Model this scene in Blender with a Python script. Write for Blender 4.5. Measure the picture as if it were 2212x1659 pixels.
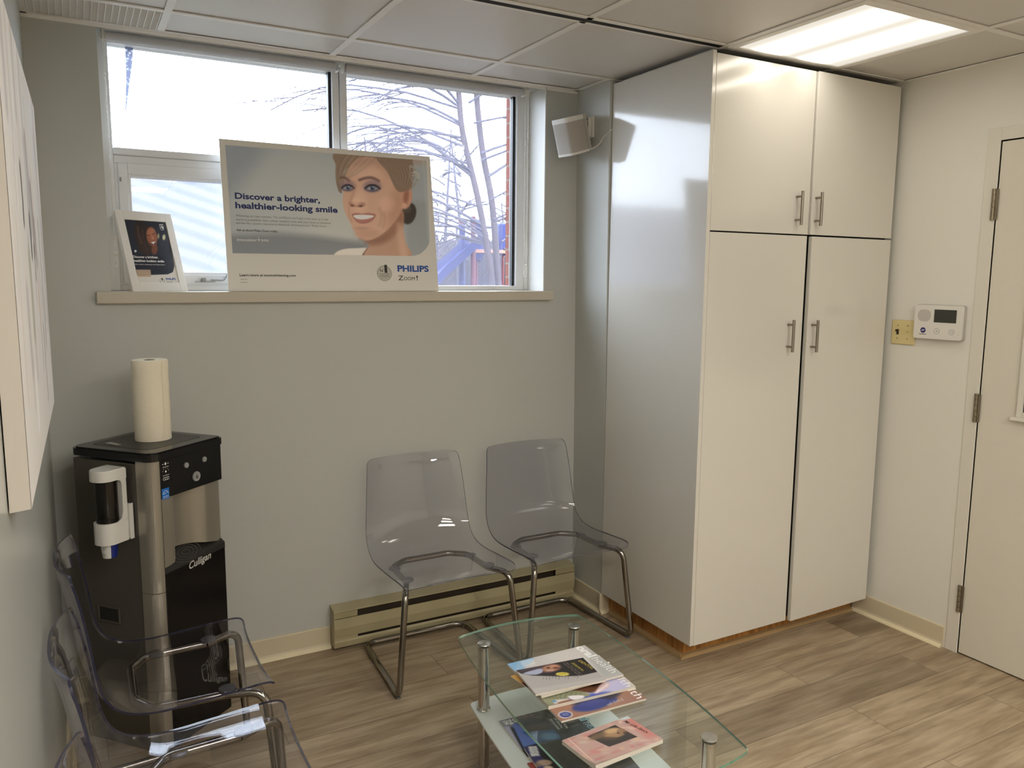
import bpy, bmesh, math, random
import numpy as np
from mathutils import Matrix, Vector, Euler
random.seed(7)
PI = math.pi
SC = bpy.context.scene
for o in list(bpy.data.objects):
    bpy.data.objects.remove(o)
COL = SC.collection

# ---------------------------------------------------------------- camera
F_PX = 1716.42
cd = bpy.data.cameras.new('camera'); cam = bpy.data.objects.new('camera', cd); COL.objects.link(cam)
yaw, pitch, roll = 0.50399, -0.133684, 0.007872
f = Vector((math.sin(yaw)*math.cos(pitch), math.cos(yaw)*math.cos(pitch), math.sin(pitch)))
r0 = f.cross(Vector((0, 0, 1))).normalized(); u0 = r0.cross(f)
r = r0*math.cos(roll) + u0*math.sin(roll); u = u0*math.cos(roll) - r0*math.sin(roll)
M = Matrix.Identity(4)
for i in range(3):
    M[i][0], M[i][1], M[i][2] = r[i], u[i], -f[i]
M[0][3], M[1][3], M[2][3] = -2.11946, -3.21520, 1.58293
cam.matrix_world = M
cd.sensor_fit = 'HORIZONTAL'; cd.sensor_width = 36.0; cd.lens = F_PX/2212*36.0
cd.clip_start = 0.02; cd.clip_end = 200
SC.camera = cam

# ---------------------------------------------------------------- world, colour management
SKY = 13.5
LAMP = 9.6
PANEL = 21.0
w = bpy.data.worlds.new('world'); SC.world = w; w.use_nodes = True
bg = w.node_tree.nodes['Background']
bg.inputs[0].default_value = (0.87, 0.95, 1.06, 1); bg.inputs[1].default_value = SKY
SC.view_settings.view_transform = 'Standard'; SC.view_settings.look = 'None'
SC.view_settings.gamma = 1.0; SC.view_settings.use_curve_mapping = False
SC.view_settings.exposure = 0.0
cy = SC.cycles
cy.use_denoising = True
cy.max_bounces = 14; cy.diffuse_bounces = 6; cy.glossy_bounces = 6; cy.transmission_bounces = 10
cy.transparent_max_bounces = 24; cy.caustics_refractive = False; cy.caustics_reflective = False
cy.sample_clamp_indirect = 6.0

# ---------------------------------------------------------------- room numbers (metres)
H = 2.4406                 # ceiling
LW = -2.217                # wall beside the camera
RW = 1.118                 # wall with the door
REAR = -6.6
GX0, GY0, GP = -1.790, -0.2505, 0.6185   # ceiling grid
OX0, OX1, OZ0 = -1.995, -0.181, 1.520     # window opening
CYF = -0.8825              # cabinet front

# ---------------------------------------------------------------- materials
def lin(c):
    out = []
    for v in c[:3]:
        v = v/255.0
        out.append(v/12.92 if v <= 0.04045 else ((v+0.055)/1.055)**2.4)
    return tuple(out) + (1.0,)

def mat(name, col, rough=0.5, metal=0.0, coat=0.0, spec=0.5, bump=0.0, bscale=200.0, emit=0.0):
    m = bpy.data.materials.new(name); m.use_nodes = True
    nt = m.node_tree; b = nt.nodes['Principled BSDF']
    b.inputs['Base Color'].default_value = lin(col)
    b.inputs['Roughness'].default_value = rough
    b.inputs['Metallic'].default_value = metal
    b.inputs['Coat Weight'].default_value = coat
    b.inputs['Coat Roughness'].default_value = 0.06
    b.inputs['Specular IOR Level'].default_value = spec
    if emit:
        b.inputs['Emission Color'].default_value = lin(col); b.inputs['Emission Strength'].default_value = emit
    tc = nt.nodes.new('ShaderNodeTexCoord'); n = nt.nodes.new('ShaderNodeTexNoise')
    n.inputs['Scale'].default_value = bscale; n.inputs['Detail'].default_value = 3
    nt.links.new(tc.outputs['Object'], n.inputs['Vector'])
    if bump:
        bp = nt.nodes.new('ShaderNodeBump'); bp.inputs['Strength'].default_value = bump; bp.inputs['Distance'].default_value = 0.001
        nt.links.new(n.outputs['Fac'], bp.inputs['Height']); nt.links.new(bp.outputs['Normal'], b.inputs['Normal'])
    return m

def nodes(m):
    nt = m.node_tree
    return nt, nt.nodes['Principled BSDF'], nt.nodes.new, nt.links.new

def ramp(nt, stops):
    n = nt.nodes.new('ShaderNodeValToRGB'); e = n.color_ramp.elements
    while len(e) > 1: e.remove(e[-1])
    e[0].position = stops[0][0]; e[0].color = lin(stops[0][1])
    for p, c in stops[1:]:
        k = e.new(p); k.color = lin(c)
    return n

def clear_mat(name, tint, rough=0.02, ior=1.49, extra=0.0, gloss=(255, 255, 255)):
    """clear sheet: tinted see-through plus mirror by Fresnel"""
    m = bpy.data.materials.new(name); m.use_nodes = True
    nt = m.node_tree; nt.nodes.remove(nt.nodes['Principled BSDF'])
    out = nt.nodes['Material Output']
    t = nt.nodes.new('ShaderNodeBsdfTransparent'); t.inputs[0].default_value = lin(tint)
    g = nt.nodes.new('ShaderNodeBsdfGlossy'); g.inputs['Roughness'].default_value = rough; g.inputs['Color'].default_value = lin(gloss)
    fr = nt.nodes.new('ShaderNodeFresnel'); fr.inputs['IOR'].default_value = ior
    mx = nt.nodes.new('ShaderNodeMixShader')
    geo = nt.nodes.new('ShaderNodeNewGeometry')
    # both faces of the sheet reflect like an outer face
    nm = nt.nodes.new('ShaderNodeVectorMath'); nm.operation = 'DOT_PRODUCT'
    nt.links.new(geo.outputs['Normal'], nm.inputs[0]); nt.links.new(geo.outputs['Incoming'], nm.inputs[1])
    ab = nt.nodes.new('ShaderNodeMath'); ab.operation = 'ABSOLUTE'; nt.links.new(nm.outputs['Value'], ab.inputs[0])
    om = nt.nodes.new('ShaderNodeMath'); om.operation = 'SUBTRACT'; om.inputs[0].default_value = 1.0; nt.links.new(ab.outputs[0], om.inputs[1])
    pw = nt.nodes.new('ShaderNodeMath'); pw.operation = 'POWER'; pw.inputs[1].default_value = 5.0; nt.links.new(om.outputs[0], pw.inputs[0])
    f0 = ((ior-1)/(ior+1))**2 + extra
    ma = nt.nodes.new('ShaderNodeMath'); ma.operation = 'MULTIPLY_ADD'; ma.inputs[1].default_value = 1-f0; ma.inputs[2].default_value = f0
    nt.links.new(pw.outputs[0], ma.inputs[0])
    nt.nodes.remove(fr)
    nt.links.new(ma.outputs[0], mx.inputs[0]); nt.links.new(t.outputs[0], mx.inputs[1]); nt.links.new(g.outputs[0], mx.inputs[2])
    nt.links.new(mx.outputs[0], out.inputs['Surface'])
    return m

def film_mat(name, col, see, rough_trans=0.5):
    """thin sheet that lets a share of the view through and scatters the rest"""
    m = bpy.data.materials.new(name); m.use_nodes = True
    nt = m.node_tree; nt.nodes.remove(nt.nodes['Principled BSDF']); out = nt.nodes['Material Output']
    t = nt.nodes.new('ShaderNodeBsdfTransparent')
    d = nt.nodes.new('ShaderNodeBsdfDiffuse'); d.inputs[0].default_value = lin(col)
    l = nt.nodes.new('ShaderNodeBsdfTranslucent'); l.inputs[0].default_value = lin(col)
    a = nt.nodes.new('ShaderNodeMixShader'); a.inputs[0].default_value = rough_trans
    b = nt.nodes.new('ShaderNodeMixShader'); b.inputs[0].default_value = see
    nt.links.new(d.outputs[0], a.inputs[1]); nt.links.new(l.outputs[0], a.inputs[2])
    nt.links.new(a.outputs[0], b.inputs[1]); nt.links.new(t.outputs[0], b.inputs[2]); nt.links.new(b.outputs[0], out.inputs['Surface'])
    return m, b

M_WALL = mat('wall_paint', (190, 191, 186), 0.42, bump=0.08, bscale=260)
M_WALLR = mat('wall_paint_door_side', (224, 222, 214), 0.45, bump=0.08, bscale=260)
M_TRIMW = mat('white_trim_paint', (222, 222, 218), 0.35)
M_CEIL = mat('ceiling_tile', (214, 211, 207), 0.38, bump=0.1, bscale=90)
M_GRID = mat('ceiling_grid_metal', (236, 235, 232), 0.4)
M_DARK = mat('dark_backing', (18, 17, 16), 0.8)
M_BASE = mat('vinyl_baseboard', (205, 193, 166), 0.45)
M_SHOE = mat('vinyl_cove', (226, 214, 180), 0.45)
M_SILL = mat('sill_paint', (196, 188, 172), 0.4)
M_VINYL = mat('window_frame_white', (226, 228, 230), 0.35)
M_GASKET = mat('black_gasket', (22, 22, 26), 0.5)
M_CAB = mat('white_gloss_laminate', (214, 211, 203), 0.13, coat=0.5)
M_STEEL = mat('brushed_nickel', (150, 142, 130), 0.32, 1.0)
M_CHROME = mat('chrome', (205, 200, 195), 0.07, 1.0)
M_DCHROME = mat('chair_chrome', (150, 145, 138), 0.1, 1.0)
M_BLACK = mat('black_gloss_plastic', (12, 12, 15), 0.18)
M_BLACKM = mat('black_plastic', (34, 32, 31), 0.38)
M_SILVER = mat('silver_plastic', (158, 152, 140), 0.3, 0.55)
M_GREYSIDE = mat('grey_side_panel', (92, 88, 80), 0.4, 0.3)
M_WHITEP = mat('white_plastic', (222, 220, 214), 0.32)
M_GREYP = mat('grey_plastic', (150, 150, 150), 0.4)
M_IVORY = mat('ivory_plastic', (214, 198, 146), 0.35)
M_HEAT = mat('heater_enamel', (172, 162, 128), 0.35)
M_WOODK = mat('toe_kick_wood', (170, 118, 58), 0.45)
M_TOWEL = mat('paper_towel', (236, 226, 204), 0.9, bump=1.0, bscale=70)
M_PAPER = mat('magazine_pages', (214, 206, 194), 0.7)
M_INKW = mat('white_ink', (240, 240, 238), 0.5)
M_INKB = mat('black_ink', (20, 20, 22), 0.5)
M_INKNAVY = mat('navy_ink', (16, 38, 104), 0.5)
M_INKBLUE = mat('blue_ink', (14, 72, 158), 0.5)
M_INKGREY = mat('grey_ink', (118, 122, 126), 0.5)
M_INKY = mat('yellow_ink', (226, 206, 70), 0.5)
M_STICK = mat('blue_sticker', (24, 110, 200), 0.4)
M_BOARD = mat('poster_board_white', (226, 222, 214), 0.4)
M_TAN = mat('cardboard_tan', (178, 150, 112), 0.7)
M_HINGE = mat('tarnished_hinge', (140, 130, 112), 0.4, 0.8)
M_SCREEN = mat('dark_screen', (52, 54, 50), 0.15)
M_GRILLE = mat('speaker_cloth', (172, 166, 158), 0.85, bump=0.5, bscale=700)
M_BRICK = mat('outside_brick', (98, 48, 38), 0.9)
M_BARK = mat('tree_bark', (69, 59, 61), 0.9, bump=0.5, bscale=20)
M_TWIG = mat('bare_twigs', (75, 71, 80), 0.9)
M_SLIDE = mat('blue_play_plastic', (11, 30, 95), 0.5)
M_RED = mat('red_play_post', (92, 16, 25), 0.5)
M_GROUND = mat('outside_ground', (75, 72, 64), 0.95, bump=0.4, bscale=6)
M_FENCE = mat('galvanised_wire', (64, 62, 69), 0.6, 0.0)
M_CANVSIDE = mat('canvas_edge', (182, 176, 167), 0.75)
M_RING = mat('silver_seal', (176, 170, 160), 0.35, 0.3)

M_ACRYL = clear_mat('clear_acrylic', (244, 244, 247), 0.015, 1.49)
M_GLASS = clear_mat('table_glass', (247, 251, 249), 0.01, 1.52, 0.01)
M_PANE = clear_mat('window_pane', (246, 248, 250), 0.01, 1.5)
M_SMOKE = clear_mat('smoked_plastic', (92, 84, 74), 0.08, 1.5)

def edge_mat(name, col, trans):
    m = mat(name, col, 0.05)
    b = m.node_tree.nodes['Principled BSDF']; b.inputs['Transmission Weight'].default_value = trans; b.inputs['IOR'].default_value = 1.45
    return m
M_ARIM = edge_mat('acrylic_edge', (52, 52, 76), 0.35)  # dark navy colour stands in for total internal reflection along the rim
M_GRIM = edge_mat('glass_edge', (120, 190, 170), 0.6)
M_FROST, _b = film_mat('frosted_shelf_glass', (246, 250, 249), 0.12, 0.3)
M_BUG, _bm = film_mat('insect_screen', (146, 146, 164), 0.82, 0.5)
M_BUB, _b2 = film_mat('bubble_film', (120, 126, 150), 0.2, 0.5)

# fine weave on the insect screen
nt = M_BUG.node_tree
tc = nt.nodes.new('ShaderNodeTexCoord'); wv = nt.nodes.new('ShaderNodeTexNoise')
wv.inputs['Scale'].default_value = 330; nt.links.new(tc.outputs['Object'], wv.inputs['Vector'])
mr = nt.nodes.new('ShaderNodeMapRange'); mr.inputs[1].default_value = 0.3; mr.inputs[2].default_value = 0.7; mr.inputs[3].default_value = 0.78; mr.inputs[4].default_value = 0.86
nt.links.new(wv.outputs['Fac'], mr.inputs[0]); nt.links.new(mr.outputs[0], _bm.inputs[0])
# bubbles
nt = M_BUB.node_tree
tc = nt.nodes.new('ShaderNodeTexCoord'); vo = nt.nodes.new('ShaderNodeTexVoronoi'); vo.inputs['Scale'].default_value = 95
nt.links.new(tc.outputs['Object'], vo.inputs['Vector'])
mr = nt.nodes.new('ShaderNodeMapRange'); mr.inputs[1].default_value = 0.25; mr.inputs[2].default_value = 0.5; mr.inputs[3].default_value = 0.06; mr.inputs[4].default_value = 0.0
nt.links.new(vo.outputs['Distance'], mr.inputs[0]); nt.links.new(mr.outputs[0], _b2.inputs[0])

# plank floor
M_FLOOR = mat('vinyl_planks', (150, 132, 108), 0.36)
nt, b, N, L = nodes(M_FLOOR)
geo = N('ShaderNodeNewGeometry')
mp = N('ShaderNodeMapping'); mp.inputs['Location'].default_value = (0.339, 0.0925, 0); L(geo.outputs['Position'], mp.inputs[0])
br = N('ShaderNodeTexBrick'); br.offset = 0.445; br.inputs['Scale'].default_value = 1.0
br.inputs['Brick Width'].default_value = 1.22; br.inputs['Row Height'].default_value = 0.185
br.inputs['Mortar Size'].default_value = 0.0011; br.inputs['Mortar Smooth'].default_value = 0.2; br.inputs['Bias'].default_value = 0.0
br.inputs['Color1'].default_value = lin((176, 160, 138)); br.inputs['Color2'].default_value = lin((214, 197, 172)); br.inputs['Mortar'].default_value = lin((104, 90, 72))
L(mp.outputs[0], br.inputs['Vector'])
mp2 = N('ShaderNodeMapping'); mp2.inputs['Scale'].default_value = (1.3, 16, 1); L(geo.outputs['Position'], mp2.inputs[0])
ng = N('ShaderNodeTexNoise'); ng.inputs['Scale'].default_value = 2.2; ng.inputs['Detail'].default_value = 8; ng.inputs['Roughness'].default_value = 0.62; ng.inputs['Distortion'].default_value = 0.6
# shift the grain by plank so it breaks at the joints
sv = N('ShaderNodeVectorMath'); sv.operation = 'MULTIPLY_ADD'; sv.inputs[1].default_value = (37, 91, 13); L(br.outputs['Color'], sv.inputs[0]); L(mp2.outputs[0], sv.inputs[2])
L(sv.outputs[0], ng.inputs['Vector'])
rp = ramp(nt, [(0.30, (138, 124, 108)), (0.46, (192, 184, 172)), (0.62, (226, 222, 214)), (0.8, (238, 236, 232))])
L(ng.outputs['Fac'], rp.inputs[0])
mp3 = N('ShaderNodeMapping'); mp3.inputs['Scale'].default_value = (2.2, 7, 1); L(geo.outputs['Position'], mp3.inputs[0])
n3 = N('ShaderNodeTexNoise'); n3.inputs['Scale'].default_value = 1.4; n3.inputs['Detail'].default_value = 4; L(mp3.outputs[0], n3.inputs['Vector'])
rp3 = ramp(nt, [(0.3, (206, 196, 184)), (0.7, (255, 255, 255))]); L(n3.outputs['Fac'], rp3.inputs[0])
mx = N('ShaderNodeMix'); mx.data_type = 'RGBA'; mx.blend_type = 'MULTIPLY'; mx.inputs[0].default_value = 0.75
L(br.outputs['Color'], mx.inputs[6]); L(rp.outputs[0], mx.inputs[7])
mx2 = N('ShaderNodeMix'); mx2.data_type = 'RGBA'; mx2.blend_type = 'MULTIPLY'; mx2.inputs[0].default_value = 0.8
L(mx.outputs[2], mx2.inputs[6]); L(rp3.outputs[0], mx2.inputs[7])
L(mx2.outputs[2], b.inputs['Base Color'])
bp = N('ShaderNodeBump'); bp.inputs['Strength'].default_value = 0.12; bp.inputs['Distance'].default_value = 0.0015
L(ng.outputs['Fac'], bp.inputs['Height']); L(bp.outputs[0], b.inputs['Normal'])

# toe-kick wood: vertical-grain boards
nt, b, N, L = nodes(M_WOODK)
geo = N('ShaderNodeNewGeometry'); mp = N('ShaderNodeMapping'); mp.inputs['Scale'].default_value = (55, 55, 3); L(geo.outputs['Position'], mp.inputs[0])
ng = N('ShaderNodeTexNoise'); ng.inputs['Scale'].default_value = 1.0; ng.inputs['Detail'].default_value = 4; L(mp.outputs[0], ng.inputs['Vector'])
rp = ramp(nt, [(0.3, (128, 80, 34)), (0.55, (176, 122, 62)), (0.75, (200, 148, 84))]); L(ng.outputs['Fac'], rp.inputs[0]); L(rp.outputs[0], b.inputs['Base Color'])

# brick
nt, b, N, L = nodes(M_BRICK)
geo = N('ShaderNodeNewGeometry'); sp = N('ShaderNodeSeparateXYZ'); L(geo.outputs['Position'], sp.inputs[0])
ad = N('ShaderNodeMath'); ad.operation = 'ADD'; L(sp.outputs[0], ad.inputs[0]); L(sp.outputs[1], ad.inputs[1])
cb = N('ShaderNodeCombineXYZ'); L(ad.outputs[0], cb.inputs[0]); L(sp.outputs[2], cb.inputs[1])
mp = N('ShaderNodeMapping'); mp.inputs['Location'].default_value = (0.1, 0.013, 0); L(cb.outputs[0], mp.inputs[0])
br = N('ShaderNodeTexBrick'); br.inputs['Scale'].default_value = 1; br.inputs['Brick Width'].default_value = 0.2; br.inputs['Row Height'].default_value = 0.0665
br.inputs['Mortar Size'].default_value = 0.0045; br.inputs['Color1'].default_value = lin((97, 44, 34)); br.inputs['Color2'].default_value = lin((107, 54, 43)); br.inputs['Mortar'].default_value = lin((105, 95, 85))
L(mp.outputs[0], br.inputs['Vector']); L(br.outputs['Color'], b.inputs['Base Color'])

# lit lens of the ceiling fixtures: two bright bands where the tubes lie
def lens_mat():
    m = bpy.data.materials.new('lit_diffuser'); m.use_nodes = True
    nt = m.node_tree; nt.nodes.remove(nt.nodes['Principled BSDF']); out = nt.nodes['Material Output']
    tc = nt.nodes.new('ShaderNodeTexCoord'); sp = nt.nodes.new('ShaderNodeSeparateXYZ'); nt.links.new(tc.outputs['Object'], sp.inputs[0])
    vals = []
    for c in (-0.12, 0.12):
        s = nt.nodes.new('ShaderNodeMath'); s.operation = 'SUBTRACT'; s.inputs[1].default_value = c; nt.links.new(sp.outputs[0], s.inputs[0])
        p = nt.nodes.new('ShaderNodeMath'); p.operation = 'POWER'; p.inputs[1].default_value = 2; nt.links.new(s.outputs[0], p.inputs[0])
        g = nt.nodes.new('ShaderNodeMath'); g.operation = 'MULTIPLY'; g.inputs[1].default_value = -1/(2*0.034**2); nt.links.new(p.outputs[0], g.inputs[0])
        e = nt.nodes.new('ShaderNodeMath'); e.operation = 'EXPONENT'; nt.links.new(g.outputs[0], e.inputs[0]); vals.append(e)
    a = nt.nodes.new('ShaderNodeMath'); a.operation = 'ADD'; nt.links.new(vals[0].outputs[0], a.inputs[0]); nt.links.new(vals[1].outputs[0], a.inputs[1])
    s = nt.nodes.new('ShaderNodeMath'); s.operation = 'MULTIPLY_ADD'; s.inputs[1].default_value = LAMP; s.inputs[2].default_value = 0.86; nt.links.new(a.outputs[0], s.inputs[0])
    em = nt.nodes.new('ShaderNodeEmission'); em.inputs[0].default_value = (1.0, 0.925, 0.80, 1); nt.links.new(s.outputs[0], em.inputs[1])
    nt.links.new(em.outputs[0], out.inputs['Surface'])
    return m
M_LENS = lens_mat()
M_PANEL = mat('lit_panel', (255, 249, 238), 0.5, emit=PANEL)

# ---------------------------------------------------------------- mesh helpers
def nb(): return bmesh.new()

def box(bm, x0, x1, y0, y1, z0, z1, bev=0.0, seg=2, mi=0, rot=None):
    vs = [bm.verts.new((x, y, z)) for x in (x0, x1) for y in (y0, y1) for z in (z0, z1)]
    fs = [bm.faces.new([vs[i] for i in q]) for q in ((0, 1, 3, 2), (4, 6, 7, 5), (0, 4, 5, 1), (2, 3, 7, 6), (0, 2, 6, 4), (1, 5, 7, 3))]
    for fc in fs: fc.material_index = mi
    geom = vs
    if bev > 0:
        es = list({e for fc in fs for e in fc.edges})
        res = bmesh.ops.bevel(bm, geom=es, offset=bev, segments=seg, affect='EDGES', profile=0.5)
        for fc in res['faces']: fc.material_index = mi
    return fs

def cyl(bm, p0, p1, r0, r1=None, n=24, mi=0, caps=True):
    r1 = r0 if r1 is None else r1
    p0, p1 = Vector(p0), Vector(p1); d = (p1-p0).normalized()
    a = d.orthogonal().normalized(); c = d.cross(a)
    A = [bm.verts.new(p0 + (a*math.cos(2*PI*i/n) + c*math.sin(2*PI*i/n))*r0) for i in range(n)]
    B = [bm.verts.new(p1 + (a*math.cos(2*PI*i/n) + c*math.sin(2*PI*i/n))*r1) for i in range(n)]
    for i in range(n):
        fc = bm.faces.new((A[i], A[(i+1) % n], B[(i+1) % n], B[i])); fc.material_index = mi; fc.smooth = True
    if caps:
        bm.faces.new(A[::-1]).material_index = mi; bm.faces.new(B).material_index = mi

def lathe(bm, prof, c=(0, 0, 0), n=40, mi=0):
    rings = []
    for rr, z in prof:
        if rr < 1e-6: rings.append([bm.verts.new((c[0], c[1], c[2]+z))])
        else: rings.append([bm.verts.new((c[0]+rr*math.cos(2*PI*i/n), c[1]+rr*math.sin(2*PI*i/n), c[2]+z)) for i in range(n)])
    for A, B in zip(rings, rings[1:]):
        for i in range(n):
            j = (i+1) % n
            if len(A) == 1 and len(B) == 1: continue
            if len(A) == 1: fc = bm.faces.new((A[0], B[j], B[i]))
            elif len(B) == 1: fc = bm.faces.new((A[i], A[j], B[0]))
            else: fc = bm.faces.new((A[i], A[j], B[j], B[i]))
            fc.smooth = True; fc.material_index = mi

def prism(bm, pts, z0, z1, mi=0, mside=None, tf=None):
    """polygon in XY pulled from z0 to z1; tf maps a point"""
    tf = tf or (lambda p: p)
    A = [bm.verts.new(tf((p[0], p[1], z0))) for p in pts]; B = [bm.verts.new(tf((p[0], p[1], z1))) for p in pts]
    n = len(pts)
    bm.faces.new(A[::-1]).material_index = mi; bm.faces.new(B).material_index = mi
    for i in range(n):
        fc = bm.faces.new((A[i], A[(i+1) % n], B[(i+1) % n], B[i])); fc.material_index = mi if mside is None else mside; fc.smooth = n > 12

def fillet(pts, rads, n=8):
    """polyline with rounded corners"""
    P = [Vector(p) for p in pts]; out = [P[0]]
    for i in range(1, len(P)-1):
        rr = rads[i-1] if isinstance(rads, (list, tuple)) else rads
        a = (P[i-1]-P[i]); c = (P[i+1]-P[i]); la, lc = a.length, c.length; a.normalize(); c.normalize()
        ang = a.angle(c); d = min(rr/max(math.tan(ang/2), 1e-4), la*0.49, lc*0.49); re = d*math.tan(ang/2)
        bis = (a+c).normalized(); cen = P[i] + bis*(re/math.sin(ang/2))
        s, e = P[i]+a*d-cen, P[i]+c*d-cen
        tot = s.angle(e)
        for k in range(n+1):
            t = k/n; v = (s*math.sin((1-t)*tot) + e*math.sin(t*tot))/max(math.sin(tot), 1e-6)
            out.append(cen+v)
    out.append(P[-1])
    return out

def tube(bm, path, rr, n=14, mi=0, closed=False, caps=True):
    P = [Vector(p) for p in path]; m = len(P)
    rad = rr if isinstance(rr, (list, tuple)) else [rr]*m
    T = []
    for i in range(m):
        if closed: t = P[(i+1) % m]-P[i-1]
        else: t = P[min(i+1, m-1)]-P[max(i-1, 0)]
        T.append(t.normalized())
    a = T[0].orthogonal().normalized(); rings = []
    for i in range(m):
        a = (a - T[i]*a.dot(T[i])).normalized(); c = T[i].cross(a)
        rings.append([bm.verts.new(P[i]+(a*math.cos(2*PI*k/n)+c*math.sin(2*PI*k/n))*rad[i]) for k in range(n)])
    for i in range(m if closed else m-1):
        A, B = rings[i], rings[(i+1) % m]
        for k in range(n):
            fc = bm.faces.new((A[k], A[(k+1) % n], B[(k+1) % n], B[k])); fc.smooth = True; fc.material_index = mi
    if caps and not closed:
        bm.faces.new(rings[0][::-1]).material_index = mi; bm.faces.new(rings[-1]).material_index = mi

WM = {}
def link(o, parent=None):
    COL.objects.link(o)
    if parent is not None: o.parent = parent
    return o

def thing(name, label, cat, loc=(0, 0, 0), rot=(0, 0, 0), group=None, kind=None):
    o = bpy.data.objects.new(name, None); o.empty_display_size = 0.05
    o.location = loc; o.rotation_euler = rot; link(o)
    o['label'] = label
    if cat: o['category'] = cat
    if group: o['group'] = group
    if kind: o['kind'] = kind
    WM[o.name] = Matrix.Translation(Vector(loc)) @ Euler(rot).to_matrix().to_4x4()
    return o

def obj(name, bm, m, parent=None, world=False, smooth=False, label=None, norm=True):
    if world and parent is not None: bmesh.ops.transform(bm, matrix=WM[parent.name].inverted(), verts=bm.verts)
    if norm: bmesh.ops.recalc_face_normals(bm, faces=bm.faces)
    me = bpy.data.meshes.new(name); bm.to_mesh(me); bm.free()
    for x in (m if isinstance(m, (list, tuple)) else [m]): me.materials.append(x)
    if norm:
        fl = np.zeros(len(me.polygons), bool); me.polygons.foreach_get('use_smooth', fl)
        if fl.any(): me.set_sharp_from_angle(angle=math.radians(38)); me.polygons.foreach_set('use_smooth', fl)
    o = bpy.data.objects.new(name, me); link(o, parent)
    WM[o.name] = WM[parent.name] if parent is not None else Matrix.Identity(4)
    if label: o['label'] = label
    return o

def tag(o, label, cat=None, group=None, kind=None):
    o['label'] = label
    if cat: o['category'] = cat
    if group: o['group'] = group
    if kind: o['kind'] = kind
    return o

def struct(name, bm, m, label, **k): return tag(obj(name, bm, m, **k), label, kind='structure')

def dup(root, loc, rotz, label, group=None):
    rr = root.copy(); COL.objects.link(rr); rr.location = loc; rr.rotation_euler = (0, 0, rotz); rr['label'] = label
    if group: rr['group'] = group
    for ch in list(root.children):
        c = ch.copy(); COL.objects.link(c); c.parent = rr
        for g in list(ch.children):
            d = g.copy(); COL.objects.link(d); d.parent = c
    return rr

# ---- lettering: one mesh in the XY plane, lower-left baseline at (x,y), fitted to a width and a capital height
_tcache = {}
def text_raw(body, bold, shear):
    k = (body, bold, shear)
    if k not in _tcache:
        cu = bpy.data.curves.new('t', 'FONT'); cu.body = body; cu.size = 1.0; cu.offset = bold; cu.shear = shear; cu.resolution_u = 3
        o = bpy.data.objects.new('t', cu); COL.objects.link(o)
        dg = bpy.context.evaluated_depsgraph_get(); me = bpy.data.meshes.new_from_object(o.evaluated_get(dg))
        bpy.data.objects.remove(o)
        v = np.array([x.co[:] for x in me.vertices]); _tcache[k] = (v, [tuple(p.vertices) for p in me.polygons])
        bpy.data.meshes.remove(me)
    return _tcache[k]
CAP = 0.73
def text(bm, body, x, y, width, cap, bold=0.0, shear=0.0, z=0.0, rot=0.0, mi=0):
    v, fs = text_raw(body, bold, shear)
    x0, x1 = v[:, 0].min(), v[:, 0].max(); sx = width/(x1-x0) if width else cap/CAP; sy = cap/CAP
    c, s = math.cos(rot), math.sin(rot); vs = []
    for p in v:
        a, q = (p[0]-x0)*sx, p[1]*sy
        vs.append(bm.verts.new((x+c*a-s*q, y+s*a+c*q, z)))
    for fc in fs:
        try: bm.faces.new([vs[i] for i in fc]).material_index = mi
        except ValueError: pass

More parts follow.
